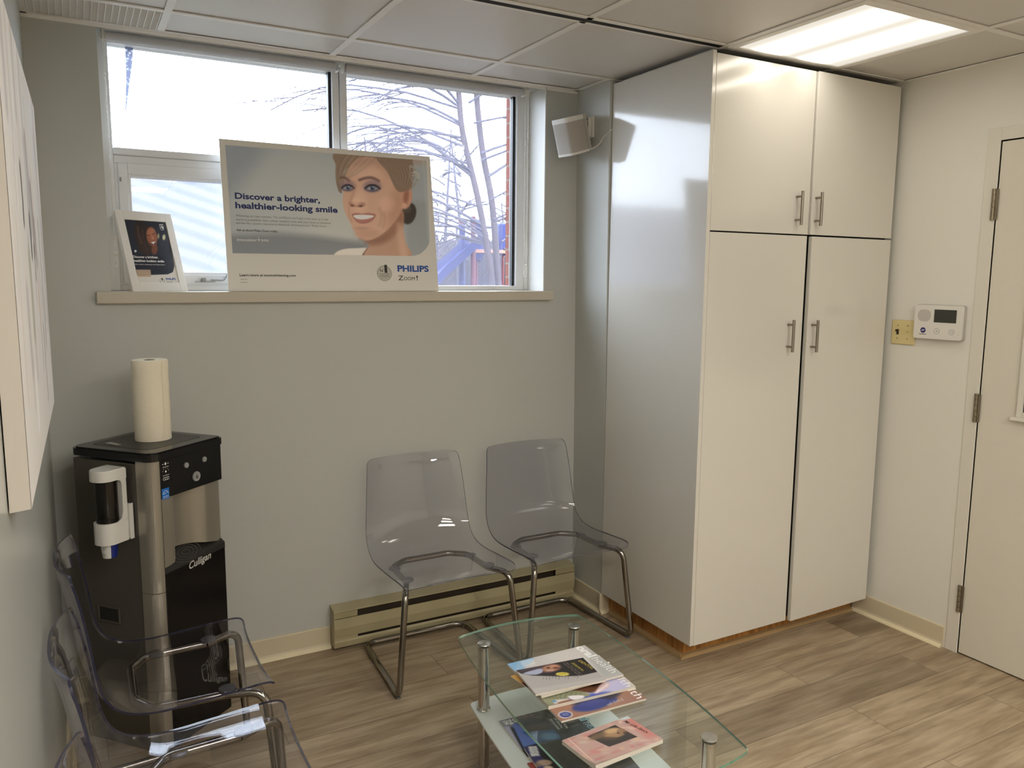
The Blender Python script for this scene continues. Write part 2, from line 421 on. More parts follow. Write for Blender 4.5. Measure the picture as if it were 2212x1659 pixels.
# ---- printed pictures: colour painted on a dense grid of vertices
class Paint:
    def __init__(s, nx, ny, quad):
        """quad: BL, BR, TR, TL of the sheet in drawing units"""
        s.nx, s.ny = nx, ny
        src = [(0, 0), (1, 0), (1, 1), (0, 1)]; A = []; bb = []
        for (X, Y), (a, c) in zip(src, quad):
            A += [[X, Y, 1, 0, 0, 0, -a*X, -a*Y], [0, 0, 0, X, Y, 1, -c*X, -c*Y]]; bb += [a, c]
        h = np.linalg.solve(np.array(A, float), np.array(bb, float)); s.Hm = np.append(h, 1).reshape(3, 3)
        U, V = np.meshgrid(np.linspace(0, 1, nx+1), np.linspace(0, 1, ny+1)); s.U, s.V = U.ravel(), V.ravel()
        P = s.Hm @ np.stack([s.U, s.V, np.ones_like(s.U)]); s.x, s.y = P[0]/P[2], P[1]/P[2]
        s.c = np.zeros((len(s.x), 3))
        s.rng = np.random.RandomState(3)
    def uv(s, x, y):
        p = np.linalg.inv(s.Hm) @ np.array([x, y, 1.0]); return p[0]/p[2], p[1]/p[2]
    def fill(s, c): s.c[:] = np.array(c[:3], float)
    def mixin(s, a, c): s.c = s.c*(1-a[:, None]) + np.array(c, float)*a[:, None]
    def sd(s, pts):
        P = np.array(pts, float); n = len(P); d = np.full(len(s.x), 1e18); ins = np.zeros(len(s.x), bool)
        for i in range(n):
            a, b2 = P[i], P[(i+1) % n]; e = b2-a; wx, wy = s.x-a[0], s.y-a[1]
            t = np.clip((wx*e[0]+wy*e[1])/max(e@e, 1e-9), 0, 1); d = np.minimum(d, (wx-e[0]*t)**2+(wy-e[1]*t)**2)
            c1 = (a[1] > s.y) != (b2[1] > s.y)
            with np.errstate(divide='ignore', invalid='ignore'): xi = (b2[0]-a[0])*(s.y-a[1])/(b2[1]-a[1])+a[0]
            ins ^= c1 & (s.x < xi)
        d = np.sqrt(d); return np.where(ins, -d, d)
    def poly(s, pts, c, soft=4, al=1.0, smooth=True):
        if smooth: pts = spl(pts)
        a = np.clip(0.5-s.sd(pts)/(2*soft), 0, 1); a = a*a*(3-2*a); s.mixin(a*al, c)
    def ell(s, cx, cy_, rx, ry, c, soft=4, al=1.0, ang=0.0):
        ca, sa = math.cos(ang), math.sin(ang); X, Y = s.x-cx, s.y-cy_; A, B = X*ca+Y*sa, -X*sa+Y*ca
        k = np.sqrt((A/rx)**2+(B/ry)**2); d = (k-1)*min(rx, ry); a = np.clip(0.5-d/(2*soft), 0, 1); a = a*a*(3-2*a); s.mixin(a*al, c)
    def line(s, pts, wd, c, soft=3, al=1.0, smooth=True):
        P = np.array(spl(pts, closed=False) if smooth and len(pts) > 2 else pts, float); d = np.full(len(s.x), 1e18)
        for a, b2 in zip(P[:-1], P[1:]):
            e = b2-a; wx, wy = s.x-a[0], s.y-a[1]; t = np.clip((wx*e[0]+wy*e[1])/max(e@e, 1e-9), 0, 1)
            d = np.minimum(d, (wx-e[0]*t)**2+(wy-e[1]*t)**2)
        a = np.clip(0.5-(np.sqrt(d)-wd/2)/(2*soft), 0, 1); s.mixin(a*al, c)
    def speck(s, amt): s.c = np.clip(s.c*(1+amt*s.rng.randn(len(s.c))[:, None]), 0, 255)

def spl(pts, n=5, closed=True):
    P = [np.array(p, float) for p in pts]; m = len(P); out = []
    for i in range(m if closed else m-1):
        if closed: a, b2, c, d = P[i-1], P[i], P[(i+1) % m], P[(i+2) % m]
        else: a, b2, c, d = P[max(i-1, 0)], P[i], P[i+1], P[min(i+2, m-1)]
        for k in range(n):
            t = k/n; out.append(0.5*((2*b2)+(c-a)*t+(2*a-5*b2+4*c-d)*t*t+(3*b2-a-3*c+d)*t**3))
    if not closed: out.append(P[-1])
    return out

_pm = {}
def print_mat(rough):
    if rough not in _pm:
        m = mat('printed_picture', (255, 255, 255), rough, spec=.5 if rough < .8 else .15); nt, b, N, L = nodes(m)
        at = N('ShaderNodeAttribute'); at.attribute_name = 'Print'; L(at.outputs['Color'], b.inputs['Base Color']); _pm[rough] = m
    return _pm[rough]

def print_obj(name, P, place, parent, rough=0.35, mask=None, label=None):
    nx, ny = P.nx, P.ny
    me = bpy.data.meshes.new(name)
    V = [place(a, c) for a, c in zip(P.U, P.V)]
    F = []
    for j in range(ny):
        for i in range(nx):
            q = (j*(nx+1)+i, j*(nx+1)+i+1, (j+1)*(nx+1)+i+1, (j+1)*(nx+1)+i)
            if mask is None or mask((i+.5)/nx, (j+.5)/ny): F.append(q)
    me.from_pydata(V, [], F); me.materials.append(print_mat(rough))
    at = me.color_attributes.new('Print', 'FLOAT_COLOR', 'POINT')
    c = np.clip(P.c, 0, 255)/255.0; c = np.where(c <= 0.04045, c/12.92, ((c+0.055)/1.055)**2.4)
    at.data.foreach_set('color', np.concatenate([c, np.ones((len(c), 1))], 1).astype(np.float32).ravel())
    o = bpy.data.objects.new(name, me); link(o, parent); WM[o.name] = WM[parent.name]
    if label: o['label'] = label
    return o

# ================================================================ ROOM SHELL
bm = nb(); box(bm, LW-0.1, RW+0.1, REAR-0.1, 0.0, -0.1, 0.0)
struct('floor', bm, M_FLOOR, 'grey brown wood plank vinyl floor')
# window wall: below, left of, right of the opening
bm = nb()
box(bm, LW-0.1, 0.35, 0.0, 0.16, -0.1, OZ0-0.04)
box(bm, LW-0.1, OX0, 0.0, 0.16, OZ0-0.04, H+0.12)
box(bm, OX1, 0.35, 0.0, 0.16, OZ0-0.04, H+0.12)
box(bm, OX0, OX1, 0.0, 0.16, H-0.004, H+0.12)
struct('wall_back', bm, M_WALL, 'light grey painted wall under and around the window')
bm = nb(); box(bm, LW-0.1, LW, REAR, 0.0, -0.1, H+0.12)
struct('wall_left', bm, mat('wall_paint_satin', (190, 191, 186), 0.24, bump=0.05, bscale=160), 'light painted wall behind the row of chairs')
# short wall that turns out of the window wall up to the cabinet (it leans a little)
bm = nb()
pts = []
for z, x in ((-0.1, 0.012), (H+0.05, -0.012)):
    pts.append([bm.verts.new(p) for p in ((x, 0.01, z), (x, -0.257, z), (0.13, -0.257, z), (0.13, 0.01, z))])
A, B = pts
bm.faces.new(A[::-1]); bm.faces.new(B)
for i in range(4): bm.faces.new((A[i], A[(i+1) % 4], B[(i+1) % 4], B[i]))
struct('wall_corner', bm, M_WALL, 'short grey wall between the window wall and the tall cabinet')
# wall with the door (opening y -2.23..-1.316)
DY0, DY1, DZ = -2.235, -1.316, 2.131
bm = nb()
box(bm, RW, RW+0.1, DY1, 0.16, -0.1, H+0.12); box(bm, RW, RW+0.1, REAR, DY0, -0.1, H+0.12); box(bm, RW, RW+0.1, DY0, DY1, DZ, H+0.12)
struct('wall_right', bm, M_WALLR, 'cream white wall with the door')
bm = nb(); box(bm, LW-0.1, RW+0.1, REAR-0.1, REAR, -0.1, H+0.12)
struct('wall_rear', bm, M_WALL, 'far wall of the room behind the viewpoint')
bm = nb(); box(bm, 0.1, RW+0.1, 0.0, 0.1, -0.1, H+0.12)
struct('wall_behind_cabinet', bm, M_WALL, 'wall hidden behind the tall cabinet')

# ceiling tiles, one plate per cell, resting just above the grid
bm = nb()
xs = [GX0+GP*k for k in range(-1, 6)]; ys = [GY0-GP*k for k in range(-1, 12)]
SLOTY = ys[2]                      # the line with the slot, closed by a black strip
LIGHTS = {(4, 2), (1, 5), (3, 5), (1, 7), (3, 7), (1, 9), (3, 9)}  # cells that hold a fixture: (column, row)
for i in range(len(xs)-1):
    for j in range(len(ys)-1):
        a, b2 = max(xs[i], LW)+0.002, min(xs[i+1], RW)-0.002
        y1, y0 = min(ys[j], 0.0)-0.002, max(ys[j+1], REAR)+0.002
        if b2 <= a or y1 <= y0: continue
        if j == 2 and i <= 3: y1 -= 0.018
        if j == 1 and i <= 3: y0 += 0.018
        if (i, j) in {(p, q) for p, q in LIGHTS}: continue
        if i == 0 and j == 0: continue
        box(bm, a, b2, y0, y1, H+0.004, H+0.02)
struct('ceiling', bm, M_CEIL, 'grey white suspended ceiling tiles')
bm = nb(); box(bm, LW-0.1, RW+0.1, REAR-0.1, 0.0, H+0.118, H+0.16); box(bm, LW, xs[4]-0.004, SLOTY-0.0158, SLOTY+0.0138, H-0.0006, H+0.0032)  # cover above the tiles, then a flush black strip painting the slot's shade
struct('ceiling_void_shade', bm, M_DARK, 'dark cover above the ceiling tiles and a black strip painted as shade in the slot')
bm = nb(); gw = 0.0125
for x in xs[1:]:
    if not LW < x < RW: continue
    if x < xs[4]-.1:
        box(bm, x-gw, x+gw, SLOTY+0.014, 0.0, H-0.0015, H+0.003, 0.0006, 1); box(bm, x-gw, x+gw, REAR, SLOTY-0.016, H-0.0015, H+0.003, 0.0006, 1)
    else: box(bm, x-gw, x+gw, REAR, 0.0, H-0.0015, H+0.003, 0.0006, 1)
for j, y in enumerate(ys[1:]):
    if j == 1:
        box(bm, LW, xs[4]-gw-0.004, y-0.034, y-0.016, H-0.0015, H+0.003, 0.0006, 1)
        box(bm, LW, xs[4]-gw-0.004, y+0.014, y+0.028, H-0.0015, H+0.003, 0.0006, 1)
        box(bm, xs[4]-gw, RW, y-gw, y+gw, H-0.0016, H+0.0028, 0.0006, 1)
    elif REAR < y < 0: box(bm, LW, RW, y-gw, y+gw, H-0.0016, H+0.0028, 0.0006, 1)
struct('trim_1', bm, M_GRID, 'pale metal grid of the suspended ceiling')
bm = nb()
box(bm, LW, -0.012, -0.018, 0.0, H-0.0025, H+0.001); box(bm, LW, -0.012, -0.002, 0.0, H-0.014, H)
box(bm, RW-0.018, RW, REAR, -0.80, H-0.0025, H+0.001); box(bm, LW, LW+0.018, REAR, 0, H-0.0025, H+0.001)
box(bm, -0.031, -0.0125, -0.257, 0, H-0.0025, H+0.001)
struct('trim_2', bm, M_GRID, 'white angle along the ceiling edge')

# window sill board
bm = nb(); box(bm, -2.044, -0.144, -0.03, 0.165, 1.478, 1.5195, 0.003)
struct('windowsill', bm, M_SILL, 'beige painted sill board under the window')
# corner bead on the reveal
bm = nb(); box(bm, OX1-0.004, OX1+0.001, -0.002, 0.15, OZ0, H-0.004)
struct('trim_3', bm, M_TRIMW, 'white painted reveal beside the window')

# baseboards with a cove foot
def base(name, p0, p1, nx, ny, label):
    bm = nb()
    d = Vector((p1[0]-p0[0], p1[1]-p0[1], 0)); L_ = d.length; d.normalize(); n = Vector((nx, ny, 0))
    prof = [(0, 0), (0.024, 0), (0.022, 0.005), (0.012, 0.014), (0.009, 0.022), (0.009, 0.091), (0.006, 0.0945), (0, 0.0945)]
    A = [bm.verts.new(Vector((p0[0], p0[1], 0)) + n*a + Vector((0, 0, z))) for a, z in prof]
    B = [bm.verts.new(Vector((p1[0], p1[1], 0)) + n*a + Vector((0, 0, z))) for a, z in prof]
    for i in range(len(prof)):
        fc = bm.faces.new((A[i], A[(i+1) % len(prof)], B[(i+1) % len(prof)], B[i])); fc.material_index = 1 if i < 3 else 0
    bm.faces.new(A); bm.faces.new(B[::-1])
    return struct(name, bm, [M_BASE, M_SHOE], label)
base('baseboard_back', (LW, 0.0), (-1.2315, 0.0), 0, -1, 'beige vinyl baseboard under the window wall')
base('baseboard_corner', (0.011, -0.0), (0.011, -0.262), -1, 0, 'beige vinyl baseboard on the short corner wall')
base('baseboard_return', (-0.008, -0.257), (0.055, -0.257), 0, -1, 'short return of the beige baseboard by the toe kick')
base('baseboard_right', (RW, -0.795), (RW, -1.252), -1, 0, 'beige vinyl baseboard between cabinet and door')
base('baseboard_left', (LW, 0.0), (LW, REAR), 1, 0, 'beige vinyl baseboard behind the row of chairs')

# ---------------------------------------------------------------- door
d = thing('door_1', 'cream painted door in a flush steel frame', None, (RW, DY1, 0), kind='structure')
bm = nb(); box(bm, RW+0.0005, RW+0.04, DY0+0.005, DY1-0.004, 0.006, DZ-0.005, 0.0015); obj('door_leaf', bm, mat('door_paint', (216, 211, 198), 0.4, bump=0.06, bscale=160), d, True)
bm = nb()
for y0, y1, z0, z1 in ((DY1+0.0, DY1+0.053, 0, DZ+0.05), (DY0-0.053, DY0, 0, DZ+0.05), (DY0, DY1, DZ, DZ+0.05)):
    box(bm, RW-0.004, RW+0.03, y0, y1, z0, z1, 0.0015)
obj('door_frame', bm, mat('frame_paint', (218, 214, 204), 0.35), d, True)
bm = nb(); box(bm, RW+0.041, RW+0.06, DY0, DY1, 0, DZ); obj('door_back', bm, M_DARK, d, True)
for z0, z1 in ((1.823, 1.946), (1.005, 1.124), (0.184, 0.302)):
    bm = nb(); y = DY1+0.008
    for k in range(5):
        a = z0+(z1-z0)*k/5; cyl(bm, (RW-0.006, y, a+0.0006), (RW-0.006, y, a+(z1-z0)/5-0.0006), 0.0078, n=16)
    box(bm, RW-0.006, RW-0.003, y-0.018, y, z0+0.002, z1-0.002)
    obj('hinge', bm, M_HINGE, d, True, label='tarnished metal hinge')
bm = nb()
ly0, ly1, lz0, lz1 = -2.08, -1.472, 1.052, 1.95
for y0, y1, z0, z1 in ((ly1-0.022, ly1, lz0, lz1), (ly0, ly0+0.022, lz0, lz1), (ly0+0.022, ly1-0.022, lz1-0.022, lz1), (ly0+0.022, ly1-0.022, lz0, lz0+0.022)):
    box(bm, RW-0.012, RW+0.002, y0, y1, z0, z1, 0.002)
box(bm, RW-0.02, RW+0.002, ly0-0.015, ly1+0.017, lz0-0.014, lz0, 0.002)
obj('window_bead', bm, mat('frame_paint_b', (218, 214, 204), 0.35), d, True)
bm = nb(); box(bm, RW-0.004, RW-0.001, ly0+0.02, ly1-0.02, lz0+0.02, lz1-0.02); obj('pane', bm, mat('dark_door_glass', (16, 18, 20), 0.05), d, True, label='dark glass pane in the door')

# ---------------------------------------------------------------- window
WY = 0.16
wn = thing('window_1', 'white framed window with a fixed pane, a small opening sash and a wide pane', None, (-1.09, WY, OZ0), kind='structure')
bm = nb()
Z0, Z1 = OZ0, H-0.004
box(bm, OX0, -1.956, WY-0.01, WY+0.06, Z0, Z1, 0.003)
box(bm, -0.248, OX1-0.004, WY-0.01, WY+0.06, Z0, Z1, 0.003)
box(bm, -0.205, OX1-0.004, WY-0.018, WY-0.008, Z0, Z1, 0.002)
box(bm, -1.956, -0.248, WY-0.01, WY+0.06, Z1-0.018, Z1, 0.003)
box(bm, -1.956, -0.248, WY-0.01, WY+0.06, Z0, Z0+0.022, 0.003)
box(bm, -1.9555, -1.943, WY-0.006, WY+0.05, Z0+0.0225, 1.9915); box(bm, -1.136, -1.1285, WY-0.006, WY+0.05, Z0+0.0225, 1.9915); box(bm, -1.9425, -1.1365, WY-0.006, WY+0.05, Z0+0.0225, 1.551)
obj('frame', bm, M_VINYL, wn, True)
bm = nb()
box(bm, -1.128, -1.099, WY-0.014, WY+0.06, Z0, Z1, 0.002); box(bm, -1.096, -1.066, WY-0.02, WY+0.06, Z0, Z1, 0.003)
obj('mullion', bm, M_VINYL, wn, True)
bm = nb()
box(bm, -1.956, -1.128, WY-0.016, WY+0.05, 2.022, 2.048, 0.003); box(bm, -1.956, -1.128, WY-0.004, WY+0.05, 1.992, 2.022, 0.003)
obj('transom', bm, M_VINYL, wn, True)
bm = nb()
sx0, sx1, sz0, sz1 = -1.945, -1.134, 1.548, 1.994
for k, (t, y) in enumerate(((0.034, WY-0.012), (0.044, WY-0.004))):
    o_ = 0 if k == 0 else 0.034
    for a in ((sx0+o_, sx0+t, sz0+o_*0.5, sz1-o_), (sx1-t, sx1-o_, sz0+o_*0.5, sz1-o_), (sx0+t, sx1-t, sz1-t-0.006, sz1-o_), (sx0+t, sx1-t, sz0+o_*0.5, sz0+t)):
        box(bm, a[0], a[1], y, WY+0.045, a[2], a[3], 0.0025)
sash = obj('opening_sash', bm, M_VINYL, wn, True)
bm = nb(); box(bm, -1.94, -1.934, WY-0.018, WY-0.008, 1.925, 1.94, 0.001); obj('hinge_pin', bm, M_GREYP, sash, True)
bm = nb()
box(bm, -1.692, -1.618, WY-0.02, WY-0.012, 1.5535, 1.5575); box(bm, -1.668, -1.652, WY-0.026, WY-0.012, 1.556, 1.572, 0.002)
obj('latch', bm, M_GREYP, sash, True)
bm = nb()
tube(bm, fillet([(-1.635, WY-0.022, 1.563), (-1.585, WY-0.022, 1.561), (-1.565, WY-0.024, 1.60), (-1.548, WY-0.024, 1.575), (-1.565, WY-0.024, 1.562)], 0.012, 6), 0.0035, 8)
obj('crank_handle', bm, M_GREYP, sash, True)
bm = nb(); box(bm, -1.956, -1.128, WY+0.022, WY+0.026, 2.048, Z1-0.018); obj('pane', bm, M_PANE, wn, True)
bm = nb(); box(bm, -1.066, -0.248, WY+0.022, WY+0.026, Z0+0.022, Z1-0.018); obj('pane', bm, M_PANE, wn, True)
bm = nb(); box(bm, sx0+0.044, sx1-0.044, WY+0.020, WY+0.024, sz0+0.044, sz1-0.05); obj('pane', bm, M_PANE, wn, True)
bm = nb(); box(bm, -1.064, -0.30, WY+0.030, WY+0.031, Z0+0.024, Z1-0.02); obj('insect_screen', bm, M_BUG, wn, True, label='hazy insect screen over the wide pane')
bm = nb(); box(bm, sx0+0.044, sx1-0.044, WY+0.028, WY+0.029, sz0+0.044, sz1-0.05); obj('insect_screen', bm, M_BUG, wn, True)
bm = nb(); box(bm, -0.262, -0.250, WY+0.005, WY+0.03, Z0+0.022, Z1-0.018); box(bm, -1.1405, -1.1285, WY+0.0, WY+0.03, 2.048, Z1-0.018); obj('gasket', bm, M_GASKET, wn, True)

# torn bubble film left on the tall pane
bm = nb()
fp = [(-1.895, 2.44), (-1.868, 2.44), (-1.872, 2.37), (-1.886, 2.29), (-1.903, 2.19), (-1.906, 2.19), (-1.897, 2.31)]
bm.faces.new([bm.verts.new((p[0], WY+0.019, min(p[1], Z1-0.019))) for p in fp])
tag(obj('plastic_film', bm, M_BUB), 'torn strip of bubble plastic stuck to the top left window pane', 'plastic film')

# roller blinds, rolled up
def blind(x0, x1, chain_x, cz0, lab, side):
    t = thing('roller_blind', lab, 'blind', ((x0+x1)/2, 0.06, 2.42), group='rolled up window blinds')
    bm = nb(); cyl(bm, (x0+0.012, 0.062, 2.417), (x1-0.012, 0.062, 2.417), 0.0165, n=28); obj('blind_roll', bm, mat('blind_fabric', (186, 186, 188), 0.7), t, True)
    bm = nb(); box(bm, x0, x1, 0.045, 0.125, 2.4345, 2.4385, 0.001); obj('head_rail', bm, M_VINYL, t, True)
    for x in (x0, x1-0.004):
        bm = nb(); box(bm, x, x+0.004, 0.042, 0.082, 2.398, 2.436, 0.0015); obj('bracket', bm, M_WHITEP, t, True)
    bm = nb()
    cyl(bm, (chain_x, 0.055, 2.417), (chain_x, 0.069, 2.417), 0.014, n=18)
    obj('chain_wheel', bm, M_WHITEP, t, True)
    bm = nb(); zz = 2.41
    while zz > cz0:
        for dy in (0.046, 0.074):
            bmesh.ops.create_icosphere(bm, subdivisions=1, radius=0.0024, matrix=Matrix.Translation((chain_x, dy, zz)))
        zz -= 0.0062
    for dy in (0.046, 0.074): cyl(bm, (chain_x, dy, cz0), (chain_x, dy, 2.415), 0.0006, n=6)
    for k in range(7):
        a = PI*k/6; bmesh.ops.create_icosphere(bm, subdivisions=1, radius=0.0024, matrix=Matrix.Translation((chain_x, 0.06-0.014*math.cos(a), cz0-0.014*math.sin(a))))
    bmesh.ops.create_icosphere(bm, subdivisions=2, radius=0.006, matrix=Matrix.Translation((chain_x, 0.046, cz0+0.04)))
    obj('bead_chain', bm, M_WHITEP, t, True)
blind(-1.975, -1.128, -1.972, 1.62, 'grey roller blind rolled up over the fixed pane and small sash', -1)
blind(-1.108, -0.262, -0.247, 1.60, 'grey roller blind rolled up over the wide pane beside the brick', 1)

# ================================================================ OUTSIDE
bm = nb()
box(bm, -4.5, OX0-0.06, 0.17, 0.27, 0.4, 3.4); box(bm, -0.238, 3.0, 0.175, 0.275, 0.4, 3.4)
box(bm, OX0-0.06, -0.238, 0.17, 0.27, 0.4, OZ0-0.03); box(bm, OX0-0.06, -0.238, 0.17, 0.27, H+0.04, 3.4)
struct('wall_exterior', bm, M_BRICK, 'red brick outer wall beside the window')
bm = nb(); box(bm, -30, 40, 0.28, 60, 0.75, 0.85)
struct('ground', bm, M_GROUND, 'pale winter lawn outside')

def branch(bm, p, d, rr, L_, depth, rnd, droop, n=6, kids=3):
    P = [Vector(p)]; R_ = [rr]; dd = Vector(d).normalized(); seg = 7
    for k in range(seg):
        dd = (dd + Vector((rnd.uniform(-.10, .10), rnd.uniform(-.10, .10), rnd.uniform(-.06, .06)-droop*(k/seg)))).normalized()
        P.append(P[-1]+dd*L_/seg); R_.append(rr*(1-0.55*(k+1)/seg))
    tube(bm, P, R_, n)
    if depth > 0:
        for k in range(kids):
            i = rnd.randint(2, seg-1); s = rnd.choice((-1, 1))
            side = Vector((-dd.z*s*0.6+dd.x, rnd.uniform(-.4, .4), rnd.uniform(-.1, .55)))
            branch(bm, P[i], (dd+side).normalized(), R_[i]*0.62, L_*rnd.uniform(.4, .65), depth-1, rnd, droop*1.15, max(n-1, 3), kids)

rnd = random.Random(11)
t = thing('bare_tree', 'bare two trunked tree with long drooping branches beyond the wide pane', 'tree', (4.2, 9.0, 0.85))
for tr in ([(4.28, 9, .85), (4.20, 9, 1.53), (4.09, 9, 2.19), (3.92, 9, 2.95), (3.66, 9, 3.9), (3.58, 9, 4.6), (3.5, 9, 5.6), (3.46, 9, 6.4)],
           [(4.40, 9.05, .85), (4.35, 9.05, 1.57), (4.23, 9.05, 2.82), (4.05, 9.05, 3.64), (3.93, 9.05, 4.6), (3.9, 9.05, 5.6), (3.92, 9.05, 6.3)]):
    bm = nb(); tube(bm, spl(tr, 4, False), [0.062-0.0008*i for i in range((len(tr)-1)*4+1)], 12); obj('trunk', bm, M_BARK, t, True)
bm = nb()
for k in range(44):
    z = rnd.uniform(2.0, 5.6); x = 3.92-0.26*(z-2.95) + rnd.uniform(-.05, .05); s = -1 if rnd.random() < 0.68 else 1
    branch(bm, (x+(0.25 if s > 0 else 0), 9, z), (s*1.0, rnd.uniform(-.5, .5), rnd.uniform(.15, .6)), rnd.uniform(.017, .028), rnd.uniform(1.4, 3.2), 2, rnd, 0.24, 5, 6)
obj('branches', bm, M_TWIG, t, True)
for k in range(9):
    x, y = 4.6+2.3*(k % 3)+rnd.uniform(-.2, .2)+.9*(k//3), 16.2+2.6*(k//3)
    bm = nb(); hh = rnd.uniform(3.2, 5.2); tube(bm, [(x, y, .85), (x+.05, y, .85+hh*.4), (x+rnd.uniform(-.3, .3), y, .85+hh)], [.07, .05, .02], 6)
    for q in range(20):
        z = .85+hh*rnd.uniform(.12, .9); a = rnd.uniform(0, 2*PI)
        branch(bm, (x+.03, y, z), (math.cos(a), math.sin(a), rnd.uniform(.2, .9)), .03, rnd.uniform(.5, .95), 1, rnd, .1, 4, 5)
    tag(obj('bare_sapling', bm, M_TWIG), 'thin bare sapling in the thicket behind the play slide', 'tree', 'bare saplings behind the fence')

# wire fence beyond the play area
t = thing('wire_fence', 'grey wire mesh fence with a top rail behind the slide', 'fence', (6, 13, .85))
bm = nb(); cyl(bm, (2.5, 13, 2.67), (12, 13, 2.72), 0.03, n=8); obj('top_rail', bm, M_FENCE, t, True)
for x in (3.0, 5.4, 7.8, 10.2):
    bm = nb(); cyl(bm, (x, 13, .85), (x, 13, 2.7), 0.03, n=8); obj('post', bm, M_FENCE, t, True)
bm = nb()
k = -2.0
while k < 12:
    for s in (1, -1):
        x0, x1, z0, z1 = k, k+s*1.83, .87, 2.68
        if min(x0, x1) > 2.5 and max(x0, x1) < 12: tube(bm, [(x0, 13, z0), (x1, 13, z1)], 0.005, 3)
    k += 0.085
obj('wire_mesh', bm, M_FENCE, t, True)
# hedge behind it
bm = nb(); hr = random.Random(5)
def hz(x, y): return 2.28+.16*math.sin(x*2.3)+.10*math.sin(x*5.1+y*4)+hr.uniform(-.10, .10)
nx_ = 90; G = []
for i in range(nx_+1):
    x = 2.6+9.8*i/nx_; G.append([bm.verts.new((x, 13.3+hr.uniform(-.05, .05), .85))]+[bm.verts.new((x+hr.uniform(-.03, .03), 13.3+.35*k+hr.uniform(-.07, .07), hz(x, k)-(.3 if k in (0, 3) else 0))) for k in range(4)]+[bm.verts.new((x, 14.4, .85))])
for i in range(nx_):
    for k in range(5): bm.faces.new((G[i][k], G[i+1][k], G[i+1][k+1], G[i][k+1]))
for k in range(1500):
    p = Vector((hr.uniform(2.7, 12), hr.uniform(13.3, 14.2), hr.uniform(1.9, 2.3))); a = hr.uniform(.5, PI-.5)
    q = Vector((math.cos(a), hr.uniform(-.4, .4), math.sin(a)))*hr.uniform(.12, .35)
    tube(bm, [p, p+q], 0.010, 3, caps=False)
tag(obj('hedge', bm, mat('hedge_twigs', (61, 54, 57), .9)), 'brown leafless hedge behind the wire fence', 'hedge', kind='stuff')

# neighbouring house: pale ribbed roof seen low through the small sash
t = thing('neighbouring_house', 'pale ribbed roof of a house seen through the small opening sash', 'house', (-6, 12, .85))
bm = nb(); box(bm, -13, 0.6, 10.5, 15, .85, 1.6); obj('wall', bm, mat('house_wall', (90, 85, 85), .9), t, True)
bm = nb()
V = [bm.verts.new(p) for p in ((-13.3, 10, 1.45), (0.9, 10, 1.45), (0.9, 13, 3.35), (-13.3, 13, 3.35))]; bm.faces.new(V)
V = [bm.verts.new(p) for p in ((-13.3, 16, 1.45), (0.9, 16, 1.45), (0.9, 13, 3.35), (-13.3, 13, 3.35))]; bm.faces.new(V)
for k in range(70):
    x = -13.2+k*.2; box(bm, x-.02, x+.02, 10, 10.04, 1.46, 1.5)
M_ROOF = mat('ribbed_roof', (60, 62, 80), .6)
nt, b, N, L = nodes(M_ROOF); geo = N('ShaderNodeNewGeometry'); wv = N('ShaderNodeTexWave'); wv.inputs['Scale'].default_value = 0.9; wv.inputs['Distortion'].default_value = 0.6; wv.bands_direction = 'DIAGONAL'
L(geo.outputs['Position'], wv.inputs['Vector']); rp = ramp(nt, [(0.2, (54, 58, 84)), (0.8, (74, 74, 86))]); L(wv.outputs['Fac'], rp.inputs[0]); L(rp.outputs[0], b.inputs['Base Color'])
obj('roof', bm, M_ROOF, t, True)

# play set
t = thing('play_slide', 'blue plastic slide coming down from a red post', 'slide', (4.0, 10, .85))
bm = nb()
pr = []
for (x, z) in ((4.36, 2.2), (4.22, 2.09), (3.95, 1.86), (3.69, 1.65), (3.4, 1.36), (3.15, 1.12), (2.95, 1.02)):
    pr.append([bm.verts.new((x, 10+yy, z+dz)) for yy, dz in ((-.28, .14), (-.24, 0), (.24, 0), (.28, .14), (.25, -.06), (-.25, -.06))])
for A, B in zip(pr, pr[1:]):
    for i in range(6): bm.faces.new((A[i], A[(i+1) % 6], B[(i+1) % 6], B[i]))
bm.faces.new(pr[0]); bm.faces.new(pr[-1][::-1])
obj('chute', bm, M_SLIDE, t, True)
bm = nb(); cyl(bm, (4.21, 10.2, .85), (4.21, 10.2, 2.54), .06, n=14); obj('side_panel', bm, M_SLIDE, t, True)
bm = nb(); cyl(bm, (4.29, 9.9, .85), (4.29, 9.9, 2.66), .045, n=14); obj('post', bm, M_RED, t, True, label='red steel post')
bm = nb(); cyl(bm, (4.29, 10.4, .85), (4.29, 10.4, 2.66), .045, n=14); obj('post', bm, M_RED, t, True, label='red steel post')
bm = nb(); box(bm, 4.25, 5.2, 9.9, 10.4, 2.02, 2.08); obj('deck', bm, mat('play_deck', (170, 120, 100), .7), t, True)
t = thing('play_tower', 'blue curved climbing panel with a red rail beside the slide', 'climbing frame', (4.8, 10.6, .85))
bm = nb()
tube(bm, spl([(4.60, 10.6, 2.62), (4.74, 10.6, 2.56), (4.82, 10.6, 2.38), (4.80, 10.6, 2.15), (4.70, 10.6, 1.9)], 5, False), .09, 10); obj('tube_slide', bm, M_SLIDE, t, True)
bm = nb(); box(bm, 5.15, 5.4, 10.5, 10.7, 2.0, 2.62, .05); obj('side_panel', bm, M_SLIDE, t, True)
bm = nb(); cyl(bm, (4.70, 10.6, .85), (4.70, 10.6, 2.2), .03, n=10); cyl(bm, (5.27, 10.6, .85), (5.27, 10.6, 2.1), .03, n=10); obj('post', bm, M_RED, t, True)

